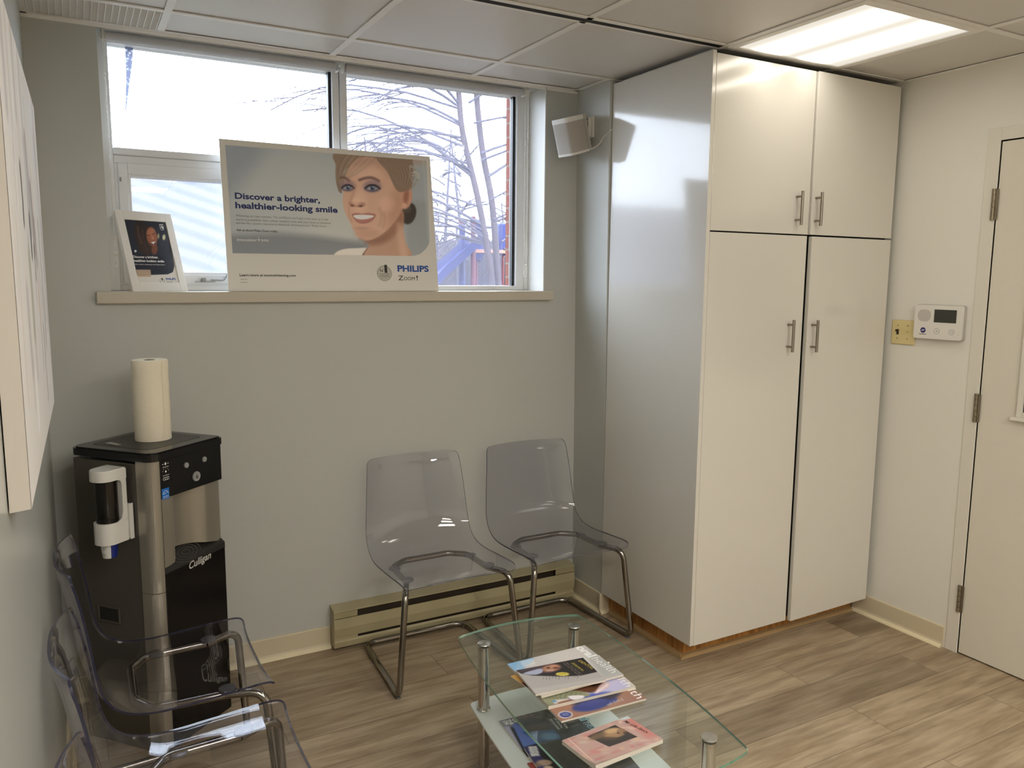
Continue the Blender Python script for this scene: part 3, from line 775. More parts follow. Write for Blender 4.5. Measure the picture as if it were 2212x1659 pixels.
# ================================================================ CABINET
def rounded(x0, x1, y0, y1, rad, n=6):
    out = []
    for cx, cy_, a0 in ((x1-rad, y1-rad, 0), (x0+rad, y1-rad, PI/2), (x0+rad, y0+rad, PI), (x1-rad, y0+rad, 1.5*PI)):
        for k in range(n+1):
            a = a0+PI/2*k/n; out.append((cx+rad*math.cos(a), cy_+rad*math.sin(a)))
    return out

cab = thing('storage_cabinet', 'tall white gloss cabinet with four doors in the corner beside the window wall', 'cabinet', (0.55, -0.57, 0))
bm = nb()
box(bm, 0.024, 1.080, CYF+0.026, -0.262, 0.0975, 2.40)
obj('body', bm, mat('cabinet_gap_shade', (16, 15, 14), 0.8), cab, True, label='cabinet body behind the doors, coloured dark as shade for the gaps')  # near-black colour puts the shade of the door gaps into the body
bm = nb(); box(bm, 0.003, 0.0215, CYF-0.001, -0.262, 0.0965, 2.421, 0.0012); obj('side_panel', bm, M_CAB, cab, True)
def cabdoor(x0, x1, z0, z1, hx, hz0, hz1, swing=0.0):
    bm = nb(); box(bm, x0, x1, CYF, CYF+0.019, z0, z1, 0.0012)
    piv = (x1, CYF+0.019, 0) if swing else None
    if swing: bmesh.ops.rotate(bm, cent=piv, matrix=Matrix.Rotation(swing, 3, 'Z'), verts=bm.verts)
    dr = obj('door', bm, M_CAB, cab, True)
    bm = nb(); y = CYF-0.031
    cyl(bm, (hx, y, hz0), (hx, y, hz1), 0.006, n=18)
    for z in (hz0+0.021, hz1-0.021): cyl(bm, (hx, CYF+0.0005, z), (hx, y, z), 0.0045, n=12)
    if swing: bmesh.ops.rotate(bm, cent=piv, matrix=Matrix.Rotation(swing, 3, 'Z'), verts=bm.verts)
    obj('handle', bm, M_STEEL, dr, True)
cabdoor(0.0235, 0.5560, 1.766, 2.413, 0.4785, 1.801, 1.936)
cabdoor(0.5625, 1.0865, 1.766, 2.413, 0.5835, 1.801, 1.936, 0.014)
cabdoor(0.0235, 0.5530, 0.094, 1.7605, 0.4685, 1.285, 1.418)
cabdoor(0.5690, 1.0865, 0.090, 1.7590, 0.5965, 1.281, 1.415, 0.024)
bm = nb(); box(bm, 0.045, 1.10, -0.792, -0.774, 0.0, 0.0975); box(bm, 0.045, 0.063, -0.774, -0.262, 0.0, 0.0975)
obj('toe_kick', bm, M_WOODK, cab, True, label='warm wood toe kick')
bm = nb()
qp = [(0, 0), (0.018, 0), (0.0165, 0.008), (0.012, 0.0135), (0.0, 0.018)]
def strip(bm, a, b2, n):
    A = [bm.verts.new(Vector(a)+Vector(n)*p+Vector((0, 0, z))) for p, z in qp]; B = [bm.verts.new(Vector(b2)+Vector(n)*p+Vector((0, 0, z))) for p, z in qp]
    for i in range(5): bm.faces.new((A[i], A[(i+1) % 5], B[(i+1) % 5], B[i]))
    bm.faces.new(A); bm.faces.new(B[::-1])
strip(bm, (0.027, -0.792, 0), (1.093, -0.792, 0), (0, -1, 0)); strip(bm, (0.045, -0.81, 0), (0.045, -0.285, 0), (-1, 0, 0))
obj('quarter_round', bm, mat('moulding_tan', (170, 140, 98), .5), cab, True)

# ================================================================ BASEBOARD HEATER
t = thing('baseboard_heater', 'old beige electric baseboard heater along the floor behind the two chairs', 'heater', (-0.63, -0.03, 0))
HX0, HX1 = -1.228, -0.0215
def prof_strip(bm, prof, x0, x1, mi=0):
    A = [bm.verts.new((x0, y, z)) for y, z in prof]; B = [bm.verts.new((x1, y, z)) for y, z in prof]; n = len(prof)
    for i in range(n): bm.faces.new((A[i], A[(i+1) % n], B[(i+1) % n], B[i])).material_index = mi
    bm.faces.new(A).material_index = mi; bm.faces.new(B[::-1]).material_index = mi
bm = nb(); prof_strip(bm, [(-0.001, 0.012), (-0.03, 0.012), (-0.03, 0.172), (-0.001, 0.172)], HX0+0.01, HX1-0.01); obj('element_cavity', bm, mat('heater_dark', (58, 48, 36), .5), t, True, label='dark slots showing the heating element')
bm = nb(); prof_strip(bm, [(-0.001, 0.186), (-0.001, 0.182), (-0.058, 0.172), (-0.060, 0.168), (-0.062, 0.170), (-0.061, 0.175)], HX0, HX1); obj('top_cover', bm, M_HEAT, t, True)
bm = nb(); prof_strip(bm, [(-0.056, 0.138), (-0.060, 0.138), (-0.066, 0.098), (-0.060, 0.058), (-0.056, 0.058), (-0.060, 0.098)], HX0, HX1); obj('front_panel', bm, M_HEAT, t, True)
bm = nb(); prof_strip(bm, [(-0.001, 0.014), (-0.050, 0.014), (-0.058, 0.012), (-0.061, 0.036), (-0.054, 0.044), (-0.052, 0.043), (-0.056, 0.034), (-0.054, 0.018), (-0.001, 0.018)], HX0, HX1); obj('bottom_lip', bm, M_HEAT, t, True)
for x0, x1, xe in ((HX0, HX0+0.103, HX0), (HX1-0.103, HX1, HX1)):
    bm = nb(); prof_strip(bm, [(-0.052, 0.171), (-0.057, 0.171), (-0.054, 0.139), (-0.05, 0.139)], x0, x1); prof_strip(bm, [(-0.052, 0.058), (-0.056, 0.057), (-0.056, 0.042), (-0.052, 0.042)], x0, x1)
    e = [(-0.001, 0.010), (-0.058, 0.010), (-0.0605, 0.036), (-0.0615, 0.06), (-0.067, 0.098), (-0.0615, 0.138), (-0.0625, 0.176), (-0.001, 0.187)]
    prof_strip(bm, e, xe-(0.0015 if xe == HX0 else 0), xe+(0.0015 if xe == HX1 else 0)); obj('end_cap', bm, M_HEAT, t, True)

# ================================================================ CHAIRS (clear seat shell on a chrome cantilever frame)
def chair_shell():
    # side profile of the shell (y forward is minus), z up
    pr = [(-.250, .424), (-.249, .432), (-.243, .440), (-.230, .4455), (-.20, .4465), (-.15, .4435), (-.10, .440), (-.05, .437), (0.0, .434), (.04, .433), (.075, .435),
          (.105, .440), (.130, .449), (.152, .463), (.170, .483), (.182, .508), (.190, .54), (.196, .58), (.202, .63), (.209, .68), (.217, .73), (.226, .775), (.233, .80), (.236, .812), (.238, .819), (.239, .8225)]
    half = [.222, .232, .238, .241, .243, .244, .2435, .243, .242, .2415, .241, .240, .239, .238, .237, .236, .234, .231, .227, .223, .218, .2135, .210, .204, .196, .186]
    pts = spl([(a, b2, c) for (a, b2), c in zip(pr, half)], 3, False)
    n = len(pts); NT = 20
    P = []; T = []
    for i, p in enumerate(pts):
        q0, q1 = pts[max(i-1, 0)], pts[min(i+1, n-1)]; tg = Vector((q1[0]-q0[0], q1[1]-q0[1])).normalized(); T.append(tg)
    def surf(i, t):
        y, z, hw = pts[i]; tg = T[i]; nv = Vector((tg.y, -tg.x))         # outward: down under the seat, back behind the back
        back = min(max((z-.44)/.14, 0), 1)
        sag = 0.020+0.018*back*back*(3-2*back)
        if z < .44 and y < -.2: sag *= 0.6
        o_ = sag*(1-abs(t)**2.6) ; dz = 0.010*(1-t*t) if z > .80 else 0
        return Vector((hw*t, y+nv.x*o_, z+nv.y*o_+dz)), nv
    bm = nb(); th = 0.006
    top = [[bm.verts.new(surf(i, -1+2*k/NT)[0]) for k in range(NT+1)] for i in range(n)]
    bot = [[bm.verts.new(surf(i, -1+2*k/NT)[0]+Vector((0, surf(i, 0)[1].x*th, surf(i, 0)[1].y*th))) for k in range(NT+1)] for i in range(n)]
    for i in range(n-1):
        for k in range(NT):
            for g, fl in ((top, 0), (bot, 1)):
                q = (g[i][k], g[i][k+1], g[i+1][k+1], g[i+1][k])
                fc = bm.faces.new(q if not fl else q[::-1]); fc.smooth = True
    def rim(a, b2):
        for i in range(len(a)-1):
            fc = bm.faces.new((a[i], a[i+1], b2[i+1], b2[i])); fc.material_index = 1
    rim(top[0], bot[0]); rim(top[-1], bot[-1]); rim([g[0] for g in top], [g[0] for g in bot]); rim([g[-1] for g in top], [g[-1] for g in bot])
    return bm

def make_chair(label):
    t = thing('waiting_chair', label, 'chair', group='clear chairs of the waiting room')
    obj('seat_shell', chair_shell(), [M_ACRYL, M_ARIM], t, label='clear see-through seat and back in one piece')
    R_ = 0.0122; zt = 0.4040
    J = {}
    for s in (-1, 1):
        bm = nb()
        tube(bm, fillet([(s*.178, -.120, zt), (s*.222, -.224, zt+.004), (s*.262, -.252, R_+.004), (s*.255, -.15, R_+.004)], [.045, .035], 10), R_, 16)
        obj('leg', bm, M_DCHROME, t)
    bm = nb(); tube(bm, fillet([(-.178, -.120, zt), (-.170, .06, zt), (-.10, .105, zt+.002), (.10, .105, zt+.002), (.170, .06, zt), (.178, -.120, zt)], [.05, .05, .05, .05], 8), R_, 16)
    obj('seat_support', bm, M_DCHROME, t)
    bm = nb(); tube(bm, fillet([(-.255, -.15, R_+.004), (-.232, .232, R_+.004), (.232, .232, R_+.004), (.255, -.15, R_+.004)], [.055, .055], 10), R_, 16)
    obj('base_rail', bm, M_DCHROME, t)
    for s in (-1, 1):
        for y, zz in ((-.128, .4325), (.030, .4235)):
            bm = nb(); x = s*(.176 if y < 0 else .170)
            lathe(bm, [(0, zz-.0125), (.019, zz-.0125), (.0245, zz-.0095), (.0245, zz-.0045), (.0215, zz-.0035), (0, zz-.0035)], (x, y, -0.0075), 28)
            obj('mounting_pad', bm, mat('clear_pad', (96, 96, 98), .15) if 'clear_pad' not in bpy.data.materials else bpy.data.materials['clear_pad'], t)
    for x, y in ((-.259, -.225), (.259, -.225), (-.225, .215), (.225, .215)):
        bm = nb(); box(bm, x-.009, x+.009, y-.013, y+.013, 0, .008, .002); obj('glide', bm, bpy.data.materials['clear_pad'], t, label='clear plastic foot glide')
    return t
ch = make_chair('clear plastic chair in front of the baseboard heater, further from the cabinet')
ch.location = (-0.868, -0.312, 0)
dup(ch, (-0.303, -0.306, 0), 0.0, 'clear plastic chair against the window wall, next to the tall cabinet')
ch['label'] = 'clear plastic chair in front of the baseboard heater, in the middle of the window wall'
dup(ch, (-1.925, -0.795, 0), PI/2, 'clear plastic chair next to the water dispenser, first of the row by the side wall')
dup(ch, (-1.925, -1.387, 0), PI/2, 'clear plastic chair by the side wall, its seat flashing with the window reflection')
dup(ch, (-1.912, -1.968, 0), PI/2, 'clear plastic chair under the canvas picture, only its backrest top in view')

# ================================================================ GLASS COFFEE TABLE
TZ = 0.425
tb = thing('coffee_table', 'glass coffee table with chrome posts and a frosted shelf under the magazines', 'table', (-0.900, -1.445, 0), (0, 0, math.radians(-4.4)))
def boat(w2, l2, bx, by, rad, n=14):
    cor = [(-w2, -l2), (w2, -l2), (w2, l2), (-w2, l2)]; out = []
    for i in range(4):
        a, b2 = Vector(cor[i]), Vector(cor[(i+1) % 4]); d = b2-a; nn = Vector((d.y, -d.x)).normalized(); bow = by if i % 2 == 0 else bx
        for k in range(n):
            q = k/n
            out.append(a+d*q+nn*bow*(1-(2*q-1)**2))
    # soften the corners
    m = len(out); res = []
    for i, p in enumerate(out):
        if i % n == 0:
            a, c = (out[i-1]-p).normalized(), (out[(i+1) % m]-p).normalized()
            for k in range(5):
                q = k/4; s, e = p+a*rad, p+c*rad
                res.append((1-q)*(1-q)*s+2*q*(1-q)*p+q*q*e)
        else: res.append(p)
    return [(p.x, p.y) for p in res]
bm = nb(); prism(bm, boat(0.2235, 0.436, 0.026, 0.036, 0.014), TZ-0.007, TZ, 0, 1); obj('glass_top', bm, [M_GLASS, M_GRIM], tb, label='clear glass top with bowed edges')
bm = nb(); prism(bm, boat(0.192, 0.405, 0.016, 0.022, 0.014), 0.199, 0.205, 0, 0); obj('shelf', bm, M_FROST, tb, label='frosted pale green glass shelf')
lw, ll = 0.1632, 0.3555
for sx in (-1, 1):
    for sy in (-1, 1):
        x, y = sx*lw, sy*ll
        bm = nb(); cyl(bm, (x, y, 0.008), (x, y, 0.198), 0.0185, n=32); cyl(bm, (x, y, 0.2065), (x, y, TZ-0.0075), 0.0185, n=32)
        lg = obj('leg', bm, M_CHROME, tb, label='polished chrome post')
        bm = nb(); lathe(bm, [(0, TZ+.0005), (.0212, TZ+.0005), (.0216, TZ+.002), (.0205, TZ+.0042), (.004, TZ+.0045), (0, TZ+.0045)], (x, y, 0), 40); obj('cap', bm, mat('turned_cap', (190, 188, 184), .22, 1.0) if 'turned_cap' not in bpy.data.materials else bpy.data.materials['turned_cap'], lg)
        bm = nb(); lathe(bm, [(.0186, .2055), (.0215, .2055), (.0222, .208), (.0205, .2105), (.0186, .211)], (x, y, 0), 36); obj('collar', bm, M_CHROME, lg)
        bm = nb(); lathe(bm, [(0, .0), (.0205, .0), (.0225, .003), (.0205, .0085), (0, .0085)], (x, y, 0), 36); obj('foot', bm, M_CHROME, lg)
nt, b, N, L = nodes(bpy.data.materials['turned_cap'])
b.inputs['Anisotropic'].default_value = 0.8
tg = N('ShaderNodeTangent'); tg.direction_type = 'RADIAL'; tg.axis = 'Z'; L(tg.outputs[0], b.inputs['Tangent'])

# ================================================================ WATER DISPENSER
CA = math.radians(41)
KS = 0.9816
def toward(p): return (-2.11946+(p[0]+2.11946)*KS, -3.2152+(p[1]+3.2152)*KS, 1.58293+(p[2]-1.58293)*KS)
wd = thing('water_dispenser', 'silver and black floor water dispenser set across the corner under the window', 'water dispenser', toward((-1.929, -0.478, 0)), (0, 0, CA))
WX, WDY = 0.330, 0.340
wd.scale = (KS,)*3
bm = nb(); box(bm, 0.004, WX-0.004, 0.062, WDY, -0.0286, 0.972, 0.003)
body = obj('body', bm, M_GREYSIDE, wd, label='dark grey side panels')
bm = nb(); box(bm, 0.0025, 0.006, 0.178, 0.262, 0.416, 0.462, 0.001); obj('side_grip', bm, M_BLACKM, wd)
bm = nb()
for a in ((0.172, 0.178, 0.410, 0.468), (0.262, 0.268, 0.410, 0.468), (0.178, 0.262, 0.462, 0.468), (0.178, 0.262, 0.410, 0.416)): box(bm, -0.0005, 0.005, a[0], a[1], a[2], a[3], 0.001)
obj('grip_frame', bm, M_GREYSIDE, wd)
# front columns: rounded silver corner pieces, in two lengths
def column(x0, x1, y0, y1, z0, z1, left):
    pts = []
    rr = 0.034
    if left:
        pts = [(x1, y0), (x1, y1), (x0, y1)] + [(x0+rr-rr*math.cos(a), y0+rr-rr*math.sin(a)) for a in [PI/2*k/8 for k in range(9)]]
    else:
        pts = [(x0, y1), (x0, y0)] + [(x1-rr+rr*math.sin(a), y0+rr-rr*math.cos(a)) for a in [PI/2*k/8 for k in range(9)]] + [(x1, y1)]
    prism(bm, pts, z0, z1)
bm = nb(); column(0, 0.034, 0, 0.066, 0.5395, 0.982, True); column(0, 0.034, 0, 0.066, -0.0286, 0.5375, True)
obj('corner_column', bm, M_SILVER, wd, label='silver rounded corner column')
bm = nb(); column(0.312, WX, 0.019, 0.066, -0.0286, 0.985, False); obj('corner_column', bm, M_SILVER, wd)
# lid
bm = nb()
def lidshape(x0, x1, y0, y1, k):
    out = []
    for sx, sy, rad, a0 in ((1, 1, .030, 0), (0, 1, .030, PI/2), (0, 0, .036, PI), (1, 0, .014, 1.5*PI)):
        ccx, ccy = (x1-rad if sx else x0+rad), (y1-rad if sy else y0+rad)
        for q in range(9):
            a = a0+PI/2*q/8; out.append((ccx+rad*math.cos(a), ccy+rad*math.sin(a)))
    return out
prism(bm, lidshape(-0.004, WX+0.002, -0.006, WDY+0.006, 8), 0.983, 1.0065)
prism(bm, lidshape(0.002, WX-0.003, 0.0, WDY, 8), 1.0065, 1.0115)
for fc in bm.faces: fc.smooth = False
bmesh.ops.remove_doubles(bm, verts=bm.verts, dist=1e-5)
lid = obj('lid', bm, M_BLACK, wd, label='black plastic lid')
bm = nb(); prism(bm, rounded(0.045, WX-0.03, 0.05, WDY-0.03, 0.03, 6), 1.0112, 1.0122); obj('lid_inset', bm, M_BLACKM, lid)
bm = nb(); prism(bm, [(0.058, 0.20), (0.075, 0.196), (0.092, 0.262), (0.07, 0.268)], 1.0122, 1.0138); obj('lid_catch', bm, M_CHROME, lid)
# control panel
bm = nb(); box(bm, 0.0345, 0.3235, -0.001, 0.05, 0.8535, 0.9825, 0.002); pan = obj('control_panel', bm, M_BLACK, wd, label='black glossy control panel')
for x, z, q in ((0.151, 0.943, 0.0095), (0.238, 0.945, 0.0095), (0.196, 0.894, 0.0175)):
    bm = nb(); cyl(bm, (x, -0.001, z), (x, -0.005, z), q, q*0.94, 28); obj('button', bm, M_GREYP, pan, label='round grey push button')
def vtf(x0, y0):                      # XY drawing -> upright front plane
    return Matrix(((1, 0, 0, x0), (0, 0, 1, y0), (0, 1, 0, 0), (0, 0, 0, 1)))
bm = nb()
def drop(bm, x, z, s, m=0):
    p = [(x+s*.62*math.sin(a)*(1 if abs(a) < 2.2 else .8), z-s*.2-s*.62*math.cos(a)) for a in [-2.5+5*k/12 for k in range(13)]] + [(x, z+s)]
    bm.faces.new([bm.verts.new((a, b2, 0)) for a, b2 in p])
drop(bm, 0.059, 0.969, 0.006); drop(bm, 0.059, 0.943, 0.005)
for k in range(5):
    a = PI*(k+.0)/4; bm2 = (0.059+0.012*math.cos(a), 0.945+0.009*math.sin(a))
    box(bm, bm2[0]-0.0012, bm2[0]+0.0012, bm2[1]-0.0006, bm2[1]+0.0006, 0, 0.0002)
for z in (0.958, 0.930): box(bm, 0.046, 0.073, z-0.0006, z+0.0006, 0, 0.0002)
for s in (-1, 1): box(bm, 0.059+s*0.011-0.003, 0.059+s*0.011+0.003, 0.9675, 0.969, 0, 0.0002)
for k in range(3):
    cxk = (0.051, 0.059, 0.067)[k]
    A = [bm.verts.new((cxk+0.005*math.cos(2*PI*i/14), 0.919+0.0055*math.sin(2*PI*i/14), 0)) for i in range(14)]; B = [bm.verts.new((cxk+0.0038*math.cos(2*PI*i/14), 0.919+0.0043*math.sin(2*PI*i/14), 0)) for i in range(14)]
    for i in range(14): bm.faces.new((A[i], A[(i+1) % 14], B[(i+1) % 14], B[i]))
bmesh.ops.transform(bm, matrix=vtf(0, -0.0016), verts=bm.verts); obj('panel_icons', bm, M_INKW, pan, norm=False)
bm = nb(); drop(bm, 0.196, 0.894, 0.010); bmesh.ops.transform(bm, matrix=vtf(0, -0.0052), verts=bm.verts); obj('button_icon', bm, mat('icon_grey', (84, 84, 84), .5), pan, norm=False)
bm = nb(); box(bm, 0.038, 0.069, -0.0018, -0.0008, 0.851, 0.887, 0.0003); st = obj('energy_sticker', bm, M_STICK, pan, label='small blue energy sticker')
bm = nb()
tube(bm, [(0.041+0.0245*k/12, -0.0022, 0.866+0.014*math.sin(PI*(0.08+0.84*k/12))) for k in range(13)], 0.0007, 5)
tube(bm, [(0.043, -0.0022, 0.868), (0.049, -0.0022, 0.871), (0.052, -0.0022, 0.868), (0.057, -0.0022, 0.874), (0.062, -0.0022, 0.874), (0.064, -0.0022, 0.869)], 0.0006, 5)
box(bm, 0.041, 0.066, -0.0024, -0.002, 0.8605, 0.8615); box(bm, 0.041, 0.066, -0.0024, -0.002, 0.8555, 0.8565)
obj('sticker_mark', bm, M_INKW, st)
# silver alcove: left lip, hollow, bulging right part, swept lower edge
bm = nb()
NX, NZ = 40, 30
grid = []
for i in range(NX+1):
    x = 0.035+0.2905*i/NX; q = (x-0.035)/0.2905
    if q < 0.16: y = -0.001
    elif q < 0.24: k = (q-0.16)/0.08; y = -0.001+0.034*(k*k*(3-2*k))
    elif q < 0.55: y = 0.033+0.006*math.sin((q-0.24)/0.31*PI)
    elif q < 0.72: k = (q-0.55)/0.17; y = 0.033-0.026*(k*k*(3-2*k))
    else: k = (q-0.72)/0.28; y = 0.007+0.010*k*k
    zb = 0.622 if q < 0.14 else (0.622+0.040*min((q-0.14)/0.1, 1) if q < 0.24 else 0.662-0.040*((q-0.24)/0.76)**1.6)
    if q < 0.14: zb = 0.620+0.006*(q/0.14)**2
    row = [bm.verts.new((x, y, zb+(0.854-zb)*j/NZ)) for j in range(NZ+1)]; grid.append(row)
for i in range(NX):
    for j in range(NZ):
        fc = bm.faces.new((grid[i][j], grid[i+1][j], grid[i+1][j+1], grid[i][j+1])); fc.smooth = True
obj('alcove', bm, M_SILVER, wd, label='silver dispensing alcove')
bm = nb()
mk = 0.102; 
for a in ((0.098, 0.110, 0.776, 0.7765), (0.098, 0.0985, 0.776, 0.789), (0.1095, 0.110, 0.776, 0.789), (0.098, 0.110, 0.7885, 0.789), (0.101, 0.107, 0.782, 0.7826), (0.110, 0.114, 0.786, 0.7865), (0.110, 0.114, 0.779, 0.7795), (0.1135, 0.114, 0.779, 0.7865), (0.103, 0.105, 0.794, 0.797)):
    box(bm, a[0], a[1], 0.0295, 0.036, a[2], a[3])
obj('mug_mark', bm, mat('mark_grey', (70, 66, 60), .5), wd)
bm = nb()
pts = [(0.037, 0.01), (0.317, 0.01), (0.317, -0.001)] + [(0.317-0.28*k/10, -0.001) for k in range(1, 11)]
box(bm, 0.0345, 0.3245, -0.001, 0.06, -0.022, 0.6005, 0.002); obj('lower_door', bm, M_BLACK, wd, label='glossy black lower door')
bm = nb()
TRN = 24
A = [bm.verts.new((0.0345+0.290*k/TRN, -0.001, 0.6005+0.0185*(k/TRN)**1.0)) for k in range(TRN+1)]
B = [bm.verts.new((0.0345+0.290*k/TRN, 0.058, 0.664)) for k in range(TRN+1)]
C_ = [bm.verts.new((0.0345+0.290*k/TRN, -0.001, 0.5985)) for k in range(TRN+1)]
for k in range(TRN):
    bm.faces.new((A[k], A[k+1], B[k+1], B[k])); bm.faces.new((C_[k], C_[k+1], A[k+1], A[k]))
obj('drip_tray', bm, M_BLACKM, wd)
bm = nb()
for q in range(4):
    rr = 0.012+0.011*q
    cyl_pts = [(0.155+rr*1.5*math.cos(2*PI*k/28), 0.022+rr*0.55*math.sin(2*PI*k/28), 0.6255+0.65*rr*0.9*math.sin(2*PI*k/28)+0.008) for k in range(28)]
    tube(bm, cyl_pts, 0.0008, 5, closed=True)
obj('drip_grid', bm, M_GREYSIDE, wd)
bm = nb()
text(bm, 'Culligan', 0.143, 0.578, 0.108, 0.026, 0.012, 0.30, rot=0.05)
bmesh.ops.transform(bm, matrix=vtf(0, -0.0016), verts=bm.verts); obj('logo_lettering', bm, mat('logo_silver', (206, 204, 200), .35), wd, norm=False, label='silver script lettering on the black door')

# cup holder fixed to the side of the dispenser
cdp = thing('cup_dispenser', 'white cup holder with a smoked window fixed to the side of the water dispenser', 'cup dispenser', toward((-1.929, -0.478, 0)), (0, 0, CA))
cdp.scale = (KS,)*3
cx, cyy = -0.058, 0.133
def dshape(x0, x1, y0, y1, rad):   # rounded towards -X
    out = []
    for c_, a0 in (((x0+rad, y1-rad), PI/2), ((x0+rad, y0+rad), PI)):
        for k in range(9):
            a = a0+PI/2*k/8; out.append((c_[0]+rad*math.cos(a), c_[1]+rad*math.sin(a)))
    return out + [(x1, y0), (x1, y1)]
bm = nb(); prism(bm, dshape(-0.102, -0.012, 0.094, 0.174, 0.036), 0.930, 0.962)
prism(bm, dshape(-0.100, -0.014, 0.096, 0.172, 0.034), 0.962, 0.9655); obj('top_cap', bm, M_WHITEP, cdp)
bm = nb(); prism(bm, dshape(-0.098, -0.012, 0.096, 0.172, 0.034), 0.722, 0.792); obj('bottom_holder', bm, M_WHITEP, cdp)
bm = nb(); box(bm, -0.030, -0.012, 0.096, 0.172, 0.79, 0.932)
prism(bm, [(-0.030, 0.792), (-0.052, 0.792), (-0.036, 0.800), (-0.030, 0.82)], 0.096, 0.1, tf=lambda p: (p[0], p[2], p[1])); prism(bm, [(-0.030, 0.930), (-0.046, 0.930), (-0.034, 0.924), (-0.030, 0.912)], 0.096, 0.1, tf=lambda p: (p[0], p[2], p[1]))
obj('back_plate', bm, M_WHITEP, cdp)
bm = nb(); cyl(bm, (cx, cyy, 0.792), (cx, cyy, 0.930), 0.0335, n=36); obj('smoked_window', bm, M_SMOKE, cdp, label='dark see-through cup tube')
bm = nb(); box(bm, -0.0125, -0.0005, 0.086, 0.15, 0.727, 0.842, 0.001)
for a in ((0.084, 0.088), (0.148, 0.152)): box(bm, -0.016, -0.0005, a[0], a[1], 0.725, 0.844, 0.001)
obj('mounting_plate', bm, M_WHITEP, cdp)
cup = thing('paper_cup', 'white and blue paper cup hanging out of the bottom of the cup dispenser', 'cup', toward((-1.929, -0.478, 0)), (0, 0, CA))
cup.scale = (KS,)*3
bm = nb()
n = 32
for z0, r0_, z1, r1_ in ((0.674, 0.0215, 0.7214, 0.0265),):
    A = [bm.verts.new((cx+r0_*math.cos(2*PI*i/n), cyy+r0_*math.sin(2*PI*i/n), z0)) for i in range(n)]; B = [bm.verts.new((cx+r1_*math.cos(2*PI*i/n), cyy+r1_*math.sin(2*PI*i/n), z1)) for i in range(n)]
    for i in range(n):
        fc = bm.faces.new((A[i], A[(i+1) % n], B[(i+1) % n], B[i])); fc.smooth = True
        a = (i+.5)*360/n
        fc.material_index = 1 if 232 <= a <= 330 else 0
    if z0 < 0.7: bm.faces.new(A[::-1])
obj('cup_body', bm, [M_WHITEP, mat('cup_blue', (24, 40, 120), .4)], cup)
bm = nb()
for z in (0.684, 0.689, 0.704, 0.709): box(bm, cx-0.0255, cx-0.0235, cyy-0.006, cyy+0.004, z, z+0.0008)
obj('cup_print', bm, M_GREYP, cup)

# paper towel roll on the lid
pt = thing('paper_towel_roll', 'roll of white paper towel standing on the water dispenser', 'paper towel', toward((-1.899, -0.222, 1.0128)))
pt.scale = (KS,)*3
bm = nb(); rr_ = random.Random(2)
prof = [(0.019, 0.278), (0.057, 0.2785), (0.0585, 0.276)] + [(0.0588+0.0005*math.sin(k*1.7), 0.276-0.27*k/14) for k in range(1, 14)] + [(0.0595, 0.004), (0.0590, 0.0), (0.019, 0.0), (0.019, 0.278)]
lathe(bm, prof, n=56); obj('sheet_roll', bm, M_TOWEL, pt)
bm = nb(); lathe(bm, [(0.0188, 0.0005), (0.0188, 0.277), (0.0172, 0.277), (0.0172, 0.0005), (0.0188, 0.0005)], n=32); obj('core', bm, mat('core_card', (70, 60, 50), .8), pt, label='dark cardboard core')
bm = nb()
A = []
for k in range(9):
    a = math.radians(-32-k*3.0); A.append([bm.verts.new((0.0600*math.cos(a)*(1+0.01*(k == 0)), 0.0600*math.sin(a)*(1+0.01*(k == 0)), z)) for z in (0.002, 0.07, 0.14, 0.21, 0.276)])
for i in range(8):
    for j in range(4): bm.faces.new((A[i][j], A[i+1][j], A[i+1][j+1], A[i][j+1])).smooth = True
obj('loose_sheet', bm, M_TOWEL, pt)

# ================================================================ POSTER ON THE SILL
def quad_map(quad, Wd, Hd):
    P = Paint(1, 1, quad)
    def f_(x, y):
        a, b2 = P.uv(x, y); return a*Wd, b2*Hd
    return f_
def bilin(c, z):
    (a, b2, cc, d) = c
    return lambda uu, vv: tuple((a[i]*(1-uu)*(1-vv)+b2[i]*uu*(1-vv)+cc[i]*uu*vv+d[i]*(1-uu)*vv) for i in range(2)) + (z,)

PW, PH = 0.875, 0.588
po = thing('advertising_board', 'large white board with a smiling blond woman leaning on the window sill', 'poster', (-1.592, -0.004, 1.5203), (PI/2-math.radians(8.6), 0, 0))
bm = nb(); box(bm, 0, PW, 0, PH, -0.010, 0, 0.0012); obj('board', bm, M_BOARD, po)
PQ = [(175, 1405), (2005, 1405), (1938, 258), (105, 80)]; PL = quad_map(PQ, PW, PH)
q = [(213, 1074), (1936, 1108), (1904, 294), (160, 138)]
P = Paint(300, 170, q)
P.fill((158, 165, 172))
P.ell(750, 560, 620, 420, (186, 190, 190), 300, .8); P.ell(1150, 850, 300, 260, (192, 192, 186), 160, .7)
P.poly([(150, 100), (520, 100), (330, 420), (150, 560)], (140, 148, 160), 130, .7)
P.poly([(120, 920), (600, 905), (950, 930), (1400, 990), (1400, 1120), (120, 1120)], (112, 116, 122), 45, .85, False)
P.poly([(1640, 230), (1940, 240), (1940, 340), (1640, 300)], (176, 152, 136), 30, .7, False)
P.poly([(1760, 640), (1960, 640), (1960, 1120), (1700, 1120)], (142, 148, 150), 50, .8, False)
P.line([(1880, 290), (1930, 960)], 26, (176, 180, 180), 12, .6, False)
P.poly([(1085, 1110), (1130, 1065), (1200, 1042), (1300, 1036), (1400, 1040), (1420, 1120), (1085, 1130)], (214, 208, 200), 6)
P.poly([(1385, 1040), (1410, 1030), (1375, 1110), (1335, 1115)], (120, 92, 72), 4)
P.ell(1752, 745, 62, 92, (56, 48, 44), 8, 1, 0.25); P.ell(1745, 700, 30, 40, (96, 84, 74), 14, .6)
